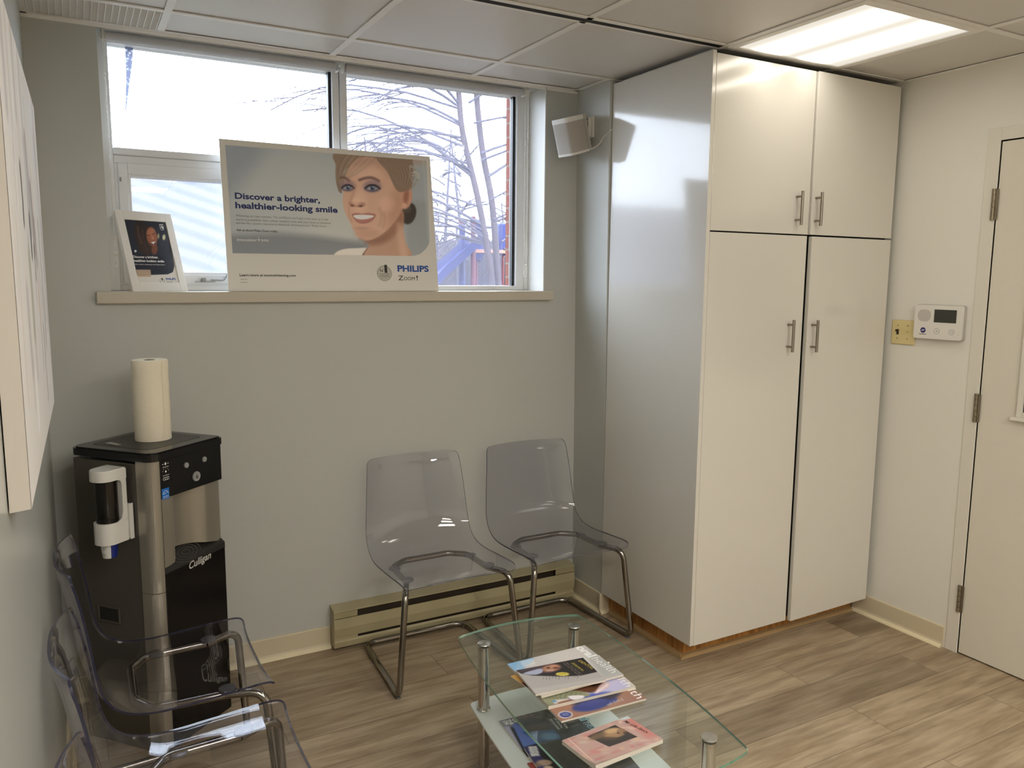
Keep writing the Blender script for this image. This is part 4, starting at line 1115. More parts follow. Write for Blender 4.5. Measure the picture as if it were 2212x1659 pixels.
P.poly([(1395, 930), (1480, 900), (1690, 720), (1705, 880), (1720, 990), (1760, 1110), (1385, 1112), (1410, 1010)], (178, 140, 118), 6)
P.poly([(1380, 960), (1560, 900), (1690, 740), (1690, 850), (1560, 980), (1420, 1010)], (134, 92, 72), 34, .85)
P.poly([(1640, 830), (1700, 860), (1740, 1110), (1680, 1110)], (206, 172, 150), 26, .6)
P.poly([(1150, 210), (1760, 230), (1768, 330), (1780, 440), (1772, 545), (1700, 590), (1600, 540), (1500, 330), (1230, 350), (1185, 470), (1172, 565), (1142, 520), (1124, 440), (1126, 330)], (140, 120, 104), 6)
P.poly([(1172, 480), (1215, 370), (1330, 280), (1380, 300), (1260, 420), (1205, 540)], (146, 126, 108), 6)
P.poly([(1190, 560), (1184, 650), (1206, 740), (1246, 820), (1282, 898), (1324, 952), (1380, 973), (1438, 964), (1508, 930), (1586, 866), (1656, 784), (1700, 700), (1716, 560), (1640, 520), (1596, 430), (1540, 320), (1440, 262), (1330, 268), (1250, 330), (1204, 430)], (202, 164, 142), 6)
P.poly([(1250, 300), (1430, 240), (1560, 320), (1600, 440), (1440, 330), (1300, 340)], (176, 136, 120), 40, .6)
P.ell(1640, 700, 60, 190, (168, 122, 100), 50, .55, 0.2); P.ell(1400, 915, 100, 36, (176, 132, 110), 26, .5); P.ell(1330, 640, 60, 90, (222, 186, 164), 40, .6); P.ell(1560, 660, 70, 60, (218, 178, 156), 40, .6); P.ell(1400, 400, 120, 60, (214, 178, 158), 50, .6)
P.ell(1738, 605, 44, 96, (190, 144, 122), 6, 1, 0.12); P.ell(1730, 600, 22, 66, (150, 100, 82), 12, .9, .12); P.ell(1715, 680, 20, 26, (206, 164, 142), 8, .9)
P.poly([(1480, 250), (1760, 240), (1790, 420), (1770, 520), (1700, 560), (1650, 545), (1610, 470), (1570, 380)], (134, 112, 96), 8)
for k in range(22):
    x0 = 1490+13*k; P.line([(x0, 262+k*0.6), (x0+50+k*1.5, 340+k*5), (1640+k*5.5, 470+k*4)], 6, ((166, 148, 130) if k % 2 else (108, 90, 76)), 7, .5)
for k in range(18):
    x0 = 1180+17*k; P.line([(x0+40, 228+k*2), (x0-20-3*k, 320+2*k), (1150+3*k*(k < 8)+k, 420+k*7-k*k*.2)], 6, ((170, 150, 130) if k % 3 else (112, 92, 78)), 7, .5 if k < 9 else .3)
P.line([(1136, 470), (1150, 540), (1172, 560)], 8, (120, 96, 82), 5)
P.line([(1168, 432), (1200, 432), (1240, 460)], 22, (112, 84, 78), 8, .85); P.line([(1330, 454), (1385, 438), (1440, 437), (1496, 464)], 24, (112, 84, 78), 8, .85)
for cx_, cy_, rx_, ry_, s in ((1228, 520, 52, 30, 1), (1440, 525, 62, 34, 1)):
    P.ell(cx_, cy_-16, rx_*1.25, ry_*1.6, (138, 112, 122), 18, .7)
    P.ell(cx_, cy_, rx_*.98, ry_*.86, (66, 58, 72), 12, .95); P.ell(cx_-2, cy_+3, rx_*.70, ry_*.46, (176, 172, 178), 7, .95); P.ell(cx_+2, cy_+1, ry_*.62, ry_*.58, (70, 86, 116), 6); P.ell(cx_+2, cy_+1, ry_*.28, ry_*.28, (24, 26, 34), 4); P.ell(cx_+8, cy_-7, 5, 5, (245, 245, 245), 2)
    P.line([(cx_-rx_, cy_+2), (cx_-rx_*.4, cy_-ry_*.8), (cx_+rx_*.4, cy_-ry_*.75), (cx_+rx_*1.1, cy_+6)], 10, (30, 26, 34), 4)
P.line([(1290, 500), (1270, 580), (1244, 650)], 22, (176, 130, 110), 16, .55); P.poly([(1240, 650), (1290, 640), (1370, 650), (1372, 678), (1320, 686), (1255, 678)], (168, 118, 98), 12, .8); P.ell(1266, 672, 16, 8, (104, 62, 54), 5); P.ell(1338, 678, 18, 8, (104, 62, 54), 5); P.ell(1300, 640, 34, 30, (224, 188, 166), 18, .7)
P.poly([(1262, 748), (1310, 738), (1350, 744), (1400, 738), (1466, 752), (1440, 800), (1380, 826), (1320, 822), (1284, 792)], (162, 104, 98), 8)
P.poly([(1276, 758), (1350, 752), (1448, 760), (1424, 782), (1360, 792), (1304, 786)], (232, 230, 226), 4)
for x in (1302, 1326, 1352, 1378, 1402, 1424): P.line([(x, 756), (x+1, 786)], 2.5, (186, 176, 172), 2, .7, False)
P.line([(1300, 800), (1350, 806), (1420, 790)], 14, (180, 122, 114), 10, .9); P.line([(1500, 700), (1520, 760), (1500, 840)], 10, (166, 122, 100), 18, .5); P.line([(1540, 740), (1545, 800), (1528, 860)], 8, (160, 116, 94), 16, .5); P.line([(1236, 690), (1240, 760), (1262, 810)], 8, (166, 120, 100), 12, .5); P.ell(1345, 868, 60, 14, (172, 128, 108), 12, .6)
P.line([(1330, 960), (1400, 978), (1470, 960), (1566, 902), (1654, 804), (1694, 720)], 16, (142, 100, 80), 16, .55)
P.c = np.clip(P.c*1.17, 0, 255)
c = [PL(*p) for p in q]
mk = lambda a, b2: not (a > .885 and b2 < .20 and ((a-.885)/.115)**2+((.20-b2)/.20)**2 > 1)
print_obj('printed_picture', P, bilin(c, 0.0006), po, .32, mk, 'printed photograph of a smiling woman')
def ptext(bm, body, p0, p1, capx, bold=0, shear=0, z=0.0012):
    a, b2 = PL(*p0), PL(*p1); h = PL(p0[0], p0[1]-capx)[1]-a[1]
    text(bm, body, a[0], a[1], b2[0]-a[0], h, bold, shear, z)
bm = nb(); ptext(bm, 'Discover a brighter,', (240, 601), (985, 640), 53, .03); ptext(bm, 'healthier-looking smile', (243, 683), (1137, 724), 55, .03); obj('headline', bm, M_INKNAVY, po, norm=False, label='navy headline lettering')
bm = nb()
ptext(bm, "Whitening isn't just cosmetic. The confidence you'll gain could open up a new", (245, 757), (1055, 783), 19)
ptext(bm, 'world of possibilities. Get a whiter, healthier smile with your dental professional', (246, 790), (1073, 816), 19)
ptext(bm, 'and the No.1 patient-requested professional whitening brand.* Philips Zoom.', (247, 820), (1042, 845), 19); obj('body_copy', bm, M_INKGREY, po, norm=False)
bm = nb(); ptext(bm, 'Ask us about Philips Zoom today.', (250, 881), (612, 891), 19, .012); ptext(bm, 'Learn more at zoomwhitening.com', (273, 1274), (767, 1276), 23, .012); obj('small_copy', bm, M_INKB, po, norm=False)
bm = nb(); ptext(bm, 'innovation', (253, 968), (420, 970), 27, .004); ptext(bm, 'you', (470, 972), (530, 972), 27, .004)
a = PL(446, 960); box(bm, a[0]-.011, a[0]+.011, a[1]-.0008, a[1]+.0008, .0008, .0012); box(bm, a[0]-.0008, a[0]+.0008, a[1]-.008, a[1]+.011, .0008, .0012); obj('slogan', bm, M_INKW, po, norm=False)
bm = nb(); ptext(bm, 'PHILIPS', (1652, 1236), (1920, 1239), 53, .035); obj('brand_lettering', bm, M_INKBLUE, po, norm=False)
bm = nb(); ptext(bm, 'Z', (1658, 1312), (1702, 1312), 42, .004); ptext(bm, 'OOM', (1706, 1312), (1800, 1312), 31); ptext(bm, '!', (1814, 1312), (1826, 1312), 42, .006)
for y_ in (1302, 1328):
    a, b2 = PL(278, y_), PL(340, y_); box(bm, a[0], b2[0], a[1]-.0004, a[1]+.0006, .0008, .0011)
obj('product_lettering', bm, M_INKB, po, norm=False)
def ring(bm, cx_, cy_, ro, ri, z0, z1, n=40):
    for k in range(n):
        a0, a1 = 2*PI*k/n, 2*PI*(k+1)/n
        vs = [bm.verts.new((cx_+rr*math.cos(a), cy_+rr*math.sin(a), z1)) for rr, a in ((ro, a0), (ro, a1), (ri, a1), (ri, a0))]; bm.faces.new(vs)
sx_, sy_ = PL(1538, 1252); bm = nb(); cyl(bm, (sx_, sy_, .0002), (sx_, sy_, .0010), .0325, n=40); seal = obj('round_seal', bm, M_RING, po)
bm = nb(); ring(bm, sx_, sy_, .0325, .0312, 0, .0013); ring(bm, sx_, sy_, .0272, .0266, 0, .0013)
ptext(bm, 'N', (1500, 1243), (1524, 1243), 30, .004, z=.0014); ptext(bm, 'o', (1528, 1228), (1540, 1228), 16, z=.0014); ptext(bm, '1', (1540, 1246), (1563, 1246), 68, .03, z=.0014); ptext(bm, 'whitening', (1498, 1279), (1578, 1279), 14, .01, z=.0014); ptext(bm, 'brand', (1516, 1294), (1560, 1294), 10, z=.0014)
a, b2 = PL(1492, 1257), PL(1582, 1257); box(bm, a[0], b2[0], a[1]-.0008, a[1]+.0008, .0012, .0014); obj('seal_lettering', bm, M_INKB, seal, norm=False)
# shield with circle, waves and stars
def shield(bm, cx_, cy_, w_, h_, z, lw_):
    def outline(s): return [(cx_-w_/2*s, cy_+h_/2*s), (cx_+w_/2*s, cy_+h_/2*s), (cx_+w_/2*s, cy_-h_*.12*s)] + [(cx_+w_/2*s*math.cos(a), cy_-h_*.12*s-h_*.38*s*math.sin(a)) for a in [PI*k/12 for k in range(1, 12)]] + [(cx_-w_/2*s, cy_-h_*.12*s)]
    o_, i_ = outline(1), outline(1-lw_)
    for k in range(len(o_)):
        j = (k+1) % len(o_); bm.faces.new([bm.verts.new((p[0], p[1], z)) for p in (o_[k], o_[j], i_[j], i_[k])])
    rr = w_*.38; cyc = cy_-h_*.06
    for k in range(10):
        a0, a1 = -PI/2+PI*k/10+.5, -PI/2+PI*(k+1)/10+.5
        bm.faces.new([bm.verts.new((cx_+rr*math.cos(a), cyc+rr*math.sin(a), z)) for a in (a0, a1)]+[bm.verts.new((cx_+rr*.2, cyc, z))])
    for dy in (-.06, .10):
        pts = [(cx_-rr+2*rr*k/12, cyc+dy*h_+.05*h_*math.sin(2*PI*k/12)) for k in range(13)]
        for p0, p1 in zip(pts, pts[1:]): bm.faces.new([bm.verts.new((p[0], p[1]+s, z+.00005)) for p, s in ((p0, -.018*h_), (p1, -.018*h_), (p1, .018*h_), (p0, .018*h_))])
    for dx, dy in ((-.5, .5), (.45, -.55)):
        for ww, hh in ((.16, .03), (.03, .16)): box(bm, cx_+dx*rr-ww*w_/2, cx_+dx*rr+ww*w_/2, cyc+dy*rr-hh*w_/2, cyc+dy*rr+hh*w_/2, z, z+.0001)
    text(bm, 'PHILIPS', cx_-w_*.42, cy_+h_*.33, w_*.84, h_*.11, .02, 0, z)
bm = nb(); a = PL(1812, 408); shield(bm, a[0], a[1], .052, .074, .0011, .06); obj('shield_emblem', bm, mat('pale_ink', (206, 206, 200), .4), po, norm=False)

# ================================================================ SMALL FRAMED AD
FW, FH = 0.230, 0.306
fr_ = thing('picture_frame', 'small white picture frame with a dark print standing on the window sill', 'picture frame', (-1.925, -0.026, 1.5200), (0, 0, 0))
fr_.rotation_euler = (Matrix.Rotation(math.radians(30), 3, 'Z') @ Matrix.Rotation(PI/2-math.radians(16), 3, 'X')).to_euler()
WM[fr_.name] = Matrix.Translation(fr_.location) @ fr_.rotation_euler.to_matrix().to_4x4()
FL_ = quad_map([(455, 1492), (1325, 1482), (1030, 242), (150, 160)], FW, FH)
i0, i1 = FL_(550, 1345), FL_(945, 358); ix0, ix1, iy0, iy1 = 0.030, 0.200, 0.034, 0.272
bm = nb()
for a in ((0, ix0, 0, FH), (ix1, FW, 0, FH), (ix0, ix1, 0, iy0), (ix0, ix1, iy1, FH)): box(bm, a[0], a[1], a[2], a[3], -0.014, 0.0, 0.0012)
obj('frame', bm, M_BOARD, fr_)
bm = nb(); box(bm, 0.004, FW-0.004, 0.004, FH-0.004, -0.012, -0.006); obj('backing', bm, M_TAN, fr_)
bm = nb()
# easel strut: card hinged high on the back, reaching down to the sill behind
st_ = [(0.07, 0.20, -0.0145), (0.15, 0.20, -0.0145), (0.17, 0.028, -0.088), (0.05, 0.028, -0.088)]
A = [bm.verts.new(p) for p in st_]; B = [bm.verts.new((p[0], p[1]+.001, p[2]-.0025)) for p in st_]
bm.faces.new(A); bm.faces.new(B[::-1])
for k in range(4): bm.faces.new((A[k], A[(k+1) % 4], B[(k+1) % 4], B[k]))
obj('easel_strut', bm, M_TAN, fr_, label='tan card strut behind the frame')
q = [(550, 1350), (1197, 1357), (958, 360), (293, 297)]
P = Paint(110, 154, q); P.fill((222, 218, 210))
P.poly([(280, 280), (965, 340), (1060, 760), (1120, 1080), (1100, 1180), (1020, 1216), (760, 1222), (520, 1222), (420, 850)], (36, 41, 54), 5, 1, False)
P.ell(610, 560, 130, 250, (46, 36, 34), 30, 1, -0.25); P.ell(650, 700, 130, 200, (52, 38, 34), 30, 1, -.2); P.line([(520, 420), (540, 560), (590, 700)], 26, (104, 82, 68), 14, .7); P.line([(600, 480), (620, 640), (680, 820)], 18, (84, 62, 52), 12, .6)
P.ell(752, 590, 84, 160, (150, 92, 68), 10, 1, -0.22); P.ell(740, 520, 60, 70, (178, 116, 86), 26, .8); P.ell(800, 800, 50, 90, (124, 74, 56), 16, .9); P.line([(660, 575), (720, 560)], 12, (60, 36, 30), 5); P.line([(760, 555), (800, 530)], 11, (60, 36, 30), 5); P.ell(768, 615, 22, 30, (196, 134, 104), 12, .7)
P.poly([(726, 690), (780, 672), (812, 668), (808, 710), (784, 726), (748, 718)], (74, 34, 32), 5); P.poly([(738, 688), (780, 675), (808, 672), (804, 690), (770, 704)], (236, 232, 226), 4); P.ell(780, 712, 12, 7, (230, 226, 222), 3)
P.ell(945, 605, 24, 46, (206, 202, 164), 8); P.ell(856, 585, 16, 44, (190, 182, 140), 8, .8); P.ell(495, 825, 18, 19, (236, 236, 236), 4)
P.poly([(512, 1132), (742, 1136), (756, 1252), (540, 1252)], (196, 172, 148), 4, 1, False)
for k in range(9): P.line([(532+25*k, 1140), (545+24*k, 1190)], 7, (112, 92, 80), 5, .7, False)
P.line([(545, 1216), (745, 1216)], 10, (120, 96, 84), 5, .6, False)
print_obj('printed_picture', P, bilin([(ix0, iy0), (ix1, iy0), (ix1, iy1), (ix0, iy1)], -0.0045), fr_, .25, None, 'dark printed photograph of a laughing woman')
FPQ = quad_map(q, ix1-ix0, iy1-iy0)
def ftext(bm, body, p0, p1, capx, bold=0, z=-0.0038):
    a, b2 = FPQ(*p0), FPQ(*p1); h = FPQ(p0[0]-capx*.24, p0[1]-capx)[1]-a[1]
    text(bm, body, ix0+a[0], iy0+a[1], b2[0]-a[0], h, bold, 0, z)
bm = nb(); ftext(bm, 'Discover a brighter,', (460, 935), (862, 952), 40, .02); ftext(bm, 'healthier-looking smile', (475, 1000), (955, 1008), 40, .02); ftext(bm, 'Ask us about whitening with Philips Zoom.', (487, 1050), (972, 1058), 18)
a = FPQ(905, 440); shield(bm, ix0+a[0], iy0+a[1], .016, .023, -.0038, .12); obj('lettering', bm, M_INKW, fr_, norm=False, label='white lettering')
bm = nb(); ftext(bm, 'PHILIPS', (992, 1308), (1146, 1312), 34, .03); obj('brand_lettering', bm, M_INKBLUE, fr_, norm=False)
bm = nb(); ftext(bm, 'Zoom!', (1008, 1352), (1098, 1354), 24)
a = FPQ(930, 1320); ring(bm, ix0+a[0], iy0+a[1], .0095, .0085, 0, -.0038); ftext(bm, '1', (925, 1315), (942, 1315), 40, .05); obj('seal', bm, M_INKB, fr_, norm=False)

# ================================================================ CANVAS ON THE SIDE WALL
cv = thing('canvas_painting', 'large abstract canvas in whites and greys on the wall beside the viewpoint', 'painting', (LW, -1.35, 1.62))
bm = nb()
fx0, fx1 = -2.189, -2.178   # face at the near end, at the far end
V = [bm.verts.new(p) for p in ((LW+.002, -1.915, 1.245), (LW+.002, -0.79, 1.245), (LW+.002, -0.79, 2.0), (LW+.002, -1.915, 2.0), (fx0, -1.905, 1.245), (fx1, -0.79, 1.24), (fx1, -0.79, 2.0), (fx0, -1.905, 2.0))]
for k in ((0, 1, 2, 3), (4, 7, 6, 5), (0, 4, 5, 1), (1, 5, 6, 2), (2, 6, 7, 3), (3, 7, 4, 0)): bm.faces.new([V[i] for i in k])
obj('stretched_canvas', bm, M_CANVSIDE, cv, True)
P = Paint(260, 150, [(0, 0), (1125, 0), (1125, 757), (0, 757)])   # millimetres on the face, near end first
P.fill((222, 218, 212))
rr_ = random.Random(4)
for k in range(46):
    x = rr_.uniform(20, 1110); y = rr_.uniform(60, 640); h_ = rr_.uniform(60, 320)
    c_ = rr_.choice([(236, 234, 232), (206, 198, 190), (190, 186, 184), (212, 196, 180), (180, 172, 166), (226, 222, 214)])
    P.line([(x, y), (x+rr_.uniform(-10, 10), y+h_*.5), (x+rr_.uniform(-12, 12), y+h_)], rr_.uniform(10, 60), c_, rr_.uniform(4, 16), .75)
for x, y, h_, wd, c_ in ((330, 430, 90, 26, (52, 44, 40)), (520, 380, 60, 34, (66, 60, 58)), (640, 390, 120, 44, (140, 132, 130)), (560, 440, 150, 60, (176, 168, 164)), (700, 360, 90, 20, (70, 66, 66)), (880, 300, 160, 14, (96, 92, 90)), (950, 230, 120, 10, (120, 114, 112)), (780, 140, 240, 12, (150, 146, 146)), (420, 240, 120, 70, (180, 178, 162)), (1050, 320, 200, 10, (130, 126, 124)), (620, 330, 60, 16, (58, 54, 54))):
    P.line([(x, y), (x+6, y+h_*.5), (x-4, y+h_)], wd, c_, 6, .9)
print_obj('painted_face', P, lambda uu, vv: (fx0+(fx1-fx0)*uu+0.0006-LW, -1.905+1.115*uu+1.35, 1.245+0.755*vv-1.62), cv, .85, None, 'streaked white grey paint surface')

# ================================================================ WALL SPEAKER
sp_ = thing('wall_speaker', 'small white speaker tilted down from a bracket high on the corner wall', 'speaker', (-0.122, -0.122, 2.212))
SR = Matrix.Translation((-0.122, -0.122, 2.212)) @ Matrix.Rotation(math.radians(12), 4, 'Z') @ Matrix.Rotation(math.radians(-17), 4, 'Y')
def spk(bm, name, m, **k):
    bmesh.ops.transform(bm, matrix=SR, verts=bm.verts); return obj(name, bm, m, sp_, True, **k)
def rsq(s): return rounded(-0.060*s, 0.056, -0.060*s, 0.060*s, 0.030, 8)
bm = nb(); prism(bm, rsq(1), 0.061, 0.078); prism(bm, rsq(.985), 0.078, 0.0805); prism(bm, rsq(1), -0.0805, -0.070)
prism(bm, [(0.056, -.058), (0.064, -.05), (0.064, .05), (0.056, .058)], -0.079, 0.079); spk(bm, 'body', M_WHITEP)
bm = nb(); prism(bm, rsq(.992), -0.070, 0.061); spk(bm, 'grille', M_GRILLE, label='grey cloth grille')
bm = nb()
box(bm, -0.019, -0.0035, -0.140, -0.082, 2.212, 2.306, 0.003); box(bm, -0.034, -0.017, -0.128, -0.094, 2.218, 2.302, 0.002); box(bm, -0.056, -0.030, -0.130, -0.096, 2.185, 2.214, 0.004)
br_ = obj('bracket', bm, M_WHITEP, sp_, True)
bm = nb()
for y, z in ((-.118, 2.294), (-.108, 2.296), (-.117, 2.284), (-.115, 2.226)): cyl(bm, (-.036, y, z), (-.0335, y, z), .003, n=10)
box(bm, -.0355, -.0335, -.126, -.123, 2.23, 2.275); obj('screw_hole', bm, M_INKB, br_, True)
bm = nb(); tube(bm, spl([(-.060, -.150, 2.152), (-.03, -.165, 2.160), (-.014, -.188, 2.176), (-.009, -.212, 2.200), (-.008, -.24, 2.212), (-.004, -.2585, 2.226), (0.012, -.2596, 2.232)], 5, False), .0032, 10); obj('power_cord', bm, M_WHITEP, sp_, True)

# ================================================================ THINGS ON THE DOOR WALL
sw = thing('light_switch', 'ivory double light switch plate between the cabinet and the alarm panel', 'light switch', (RW, -0.956, 1.353))
bm = nb(); box(bm, RW-0.006, RW, -1.0145, -0.8985, 1.299, 1.407, 0.004, 3); obj('plate', bm, M_IVORY, sw, True)
for y, m_, up in ((-.930, mat('dark_toggle', (36, 22, 18), .3), 1), (-.978, M_IVORY, 1)):
    bm = nb(); box(bm, RW-0.0068, RW-0.005, y-.0055, y+.0055, 1.342, 1.366); box(bm, RW-0.018, RW-0.006, y-.0042, y+.0042, 1.356, 1.365, .001); obj('toggle', bm, m_, sw, True)
    for z in (1.325, 1.383):
        bm = nb(); cyl(bm, (RW-.0072, y, z), (RW-.0055, y, z), .0028, n=12); obj('screw', bm, M_HINGE, sw, True)

al = thing('alarm_panel', 'white alarm keypad with a dark screen on the wall beside the door', 'alarm panel', (RW, -1.126, 1.407))
bm = nb(); prism(bm, rounded(-1.236, -1.019, 1.333, 1.4805, 0.009, 5), 0.0, 0.016, tf=lambda p: (RW-p[2], p[0], p[1])); obj('back_case', bm, mat('case_grey', (176, 174, 168), .4), al, True)
bm = nb(); prism(bm, rounded(-1.234, -1.021, 1.335, 1.4785, 0.009, 5), 0.016, 0.027, tf=lambda p: (RW-p[2], p[0], p[1])); obj('front_case', bm, M_WHITEP, al, True)
bm = nb(); box(bm, RW-.0278, RW-.0268, -1.209, -1.111, 1.4065, 1.461); obj('screen', bm, M_SCREEN, al, True, label='dark display')
bm = nb(); prism(bm, rounded(-1.096, -1.036, 1.408, 1.459, 0.022, 6), 0.0268, 0.0275, tf=lambda p: (RW-p[2], p[0], p[1])); obj('speaker_grille', bm, mat('case_pale', (190, 186, 180), .6), al, True)
for y in (-1.127, -1.193):
    bm = nb()
    tube(bm, [(RW-.0272, y+.0115*math.cos(2*PI*k/28), 1.3692+.0115*math.sin(2*PI*k/28)) for k in range(28)], .0006, 5, closed=True)
    if y > -1.15:
        box(bm, RW-.0276, RW-.027, y-.0035, y+.0035, 1.3686, 1.3698); box(bm, RW-.0276, RW-.027, y-.0006, y+.0006, 1.3657, 1.3727)
    else:
        tube(bm, [(RW-.0272, y+a, 1.3692+c_) for a, c_ in ((-.004, -.005), (-.004, .001), (-.006, .001), (0, .006), (.006, .001), (.004, .001), (.004, -.005))], .0005, 5, closed=True)
    obj('button', bm, M_INKGREY, al, True)
bm = nb(); cyl(bm, (RW-.0268, -1.065, 1.3705), (RW-.0278, -1.065, 1.3705), .0125, n=8); lg_ = obj('badge', bm, mat('badge_blue', (26, 22, 110), .4), al, True, label='blue octagon badge')
def wtf(bm, y0, z0, d):      # drawing on the door wall: x to -y, y up
    bmesh.ops.transform(bm, matrix=Matrix(((0, 0, -1, RW-d), (-1, 0, 0, y0), (0, 1, 0, z0), (0, 0, 0, 1))), verts=bm.verts)
bm = nb(); text(bm, 'ADT', 0, 0, .0155, .0085, .02, .25); wtf(bm, -1.0575, 1.3665, .0282); obj('badge_lettering', bm, M_INKW, lg_, True, norm=False)
bm = nb(); box(bm, 0, .033, 0, .0022, 0, .0003); wtf(bm, -1.048, 1.3522, .0272); box(bm, RW-.0276, RW-.027, -1.224, -1.222, 1.358, 1.360); obj('small_print', bm, M_INKB, al, True)

# ================================================================ MAGAZINES
def magazine(label, cat, bl, deg, W_, H_, z0, th, paint, quad, nx=70, ny=92, words=(), curl=0.0, group='magazines on the coffee table', pages=None, rough=.25, tilt=0.0):
    t = thing('magazine' if cat == 'magazine' else 'booklet', label, cat, (bl[0], bl[1], z0), (0, tilt, math.radians(deg)), group)
    def lift(x, y): return curl*max(0, (x/W_-.55)/.45)**2*max(0, 1-(y/H_)*1.6)
    bm = nb(); n = 10
    for k in range(n):
        x0, x1 = W_*k/n, W_*(k+1)/n
    A = {}
    for i in range(n+1):
        for j in range(n+1):
            x, y = W_*i/n, H_*j/n
            A[i, j, 0] = bm.verts.new((x, y, 0.0)); A[i, j, 1] = bm.verts.new((x, y, th+lift(x, y)*.6))
    for i in range(n):
        for j in range(n):
            bm.faces.new((A[i, j, 1], A[i+1, j, 1], A[i+1, j+1, 1], A[i, j+1, 1])); bm.faces.new((A[i, j, 0], A[i, j+1, 0], A[i+1, j+1, 0], A[i+1, j, 0]))
    for k in range(n):
        for q_ in (((k, 0), (k+1, 0)), ((k, n), (k+1, n)), ((0, k), (0, k+1)), ((n, k), (n, k+1))):
            a, b2 = q_; bm.faces.new((A[a+(0,)], A[b2+(0,)], A[b2+(1,)], A[a+(1,)]))
    obj('pages', bm, pages or M_PAPER, t)
    P = Paint(nx, ny, quad); paint(P)
    P.c = P.c*.82+P.c.mean(1, keepdims=True)*.18
    o = print_obj('cover', P, lambda uu, vv: (W_*uu+.0004*(uu > .5)-.0002, H_*vv, th+0.0004+lift(W_*uu, H_*vv)), t, rough)
    f_ = quad_map(quad, W_, H_)
    by = {}
    for wd in words:
        body, p0, p1, cap, m_, bold = wd[:6]; rot = wd[6] if len(wd) > 6 else 0.0
        a, b2 = f_(*p0), f_(*p1); ww = math.hypot(b2[0]-a[0], b2[1]-a[1]); ang = math.atan2(b2[1]-a[1], b2[0]-a[0])
        bm = by.setdefault(m_.name, (nb(), m_))[0]; text(bm, body, a[0], a[1], ww, cap, bold, wd[7] if len(wd) > 7 else 0, th+0.0009, ang)
    for bm, m_ in by.values():
        bmesh.ops.translate(bm, vec=(0, 0, 0), verts=bm.verts); obj('cover_lettering', bm, m_, t, norm=False)
    return t
T0 = TZ+0.0004
def p_brown(P):
    P.fill((158, 108, 84)); P.ell(1000, 700, 560, 380, (176, 122, 96), 200, .6)
    P.ell(1240, 720, 330, 140, (34, 34, 66), 26, 1, -.28); P.ell(1180, 850, 240, 70, (56, 66, 150), 18, 1, -.2); P.line([(960, 890), (1200, 880), (1480, 780)], 50, (48, 60, 140), 16)
    P.ell(840, 972, 92, 46, (236, 230, 226), 4); P.ell(840, 972, 78, 38, (56, 66, 140), 4)
    for k in range(3): P.line([(800, 955+14*k), (880, 950+14*k)], 6, (170, 176, 210), 4, .8, False)
    for k in range(13): P.line([(1385+16*k, 845-5*k-(k % 3)*14), (1395+16*k, 850-6*k)], 6, (226, 214, 206), 3, .9, False)
magazine('brown dental magazine with a round blue badge, lowest of the stack on the glass top', 'magazine', (-1.0492, -1.3713), -93, .206, .268, T0, .005, p_brown, [(335, 591), (790, 1056), (1877, 764), (1359, 344)],
         words=[('oral', (1270, 362), (1420, 488), .030, M_INKW, .05), ('health', (1445, 508), (1760, 772), .030, M_INKW, -.004)])
def p_lav(P):
    P.fill((206, 198, 190)); P.poly([(860, 640), (1500, 500), (1640, 640), (1300, 730), (1000, 800)], (188, 184, 224), 30)
    P.poly([(900, 780), (1240, 690), (1460, 690), (1300, 770), (900, 880)], (76, 92, 190), 20); P.poly([(1000, 840), (1480, 690), (1480, 720), (980, 870)], (70, 84, 180), 10)
    P.poly([(480, 640), (880, 640), (1130, 700), (1130, 740), (900, 770), (700, 800), (690, 870), (560, 870), (420, 700)], (142, 146, 112), 8)
    for k in range(9): P.line([(560+60*k, 660+6*k), (540+58*k, 720+8*k), (600+48*k, 770)], 12, (96, 104, 78), 8, .8)
    P.poly([(880, 740), (1080, 735), (1010, 812), (930, 790)], (232, 226, 230), 6); P.poly([(700, 850), (900, 790), (1000, 820), (800, 880)], (164, 100, 66), 8)
    P.poly([(880, 650), (1080, 570), (1300, 545), (1340, 600), (1260, 660), (1160, 694), (1020, 670)], (112, 66, 42), 8); P.ell(1240, 580, 90, 40, (76, 42, 28), 16, .9, -.2); P.ell(1190, 592, 26, 10, (30, 18, 14), 5); P.line([(1150, 690), (1190, 680)], 8, (60, 30, 24), 5)
    P.poly([(1320, 560), (1400, 570), (1390, 620), (1250, 700), (1220, 690)], (222, 190, 196), 8)
    for k in range(7): P.line([(1250+20*k, 690-14*k), (1262+20*k, 660-14*k)], 9, (244, 240, 240), 4, .95, False)
    P.ell(700, 812, 26, 15, (70, 150, 214), 5)
    for k in range(3): P.line([(705+14*k, 836+4*k), (770+14*k, 856+4*k)], 8, (230, 228, 222), 4, .9, False)
magazine('lavender magazine with a child in a green jacket, second from the stack bottom', 'magazine', (-1.0455, -1.3087), -94.6, .206, .276, T0+.0058, .0075, p_lav, [(212, 430), (621, 876), (1741, 608), (1265, 204)], curl=.004,
         words=[('oral', (1165, 212), (1310, 335), .028, M_INKW, .05), ('health', (1330, 380), (1622, 622), .026, M_INKW, -.008)])
def p_mid(P):
    P.fill((196, 192, 180)); P.ell(190, 520, 120, 70, (206, 150, 60), 30); P.ell(300, 620, 70, 60, (150, 60, 44), 24); P.poly([(300, 560), (420, 640), (480, 720), (360, 640)], (40, 40, 46), 14)
magazine('thin booklet with an orange corner, wedged in the middle of the stack', 'booklet', (-1.074, -1.325), -82, .138, .205, T0+.0142, .002, p_mid, [(137, 478), (522, 738), (1230, 459), (831, 225)], 40, 50)
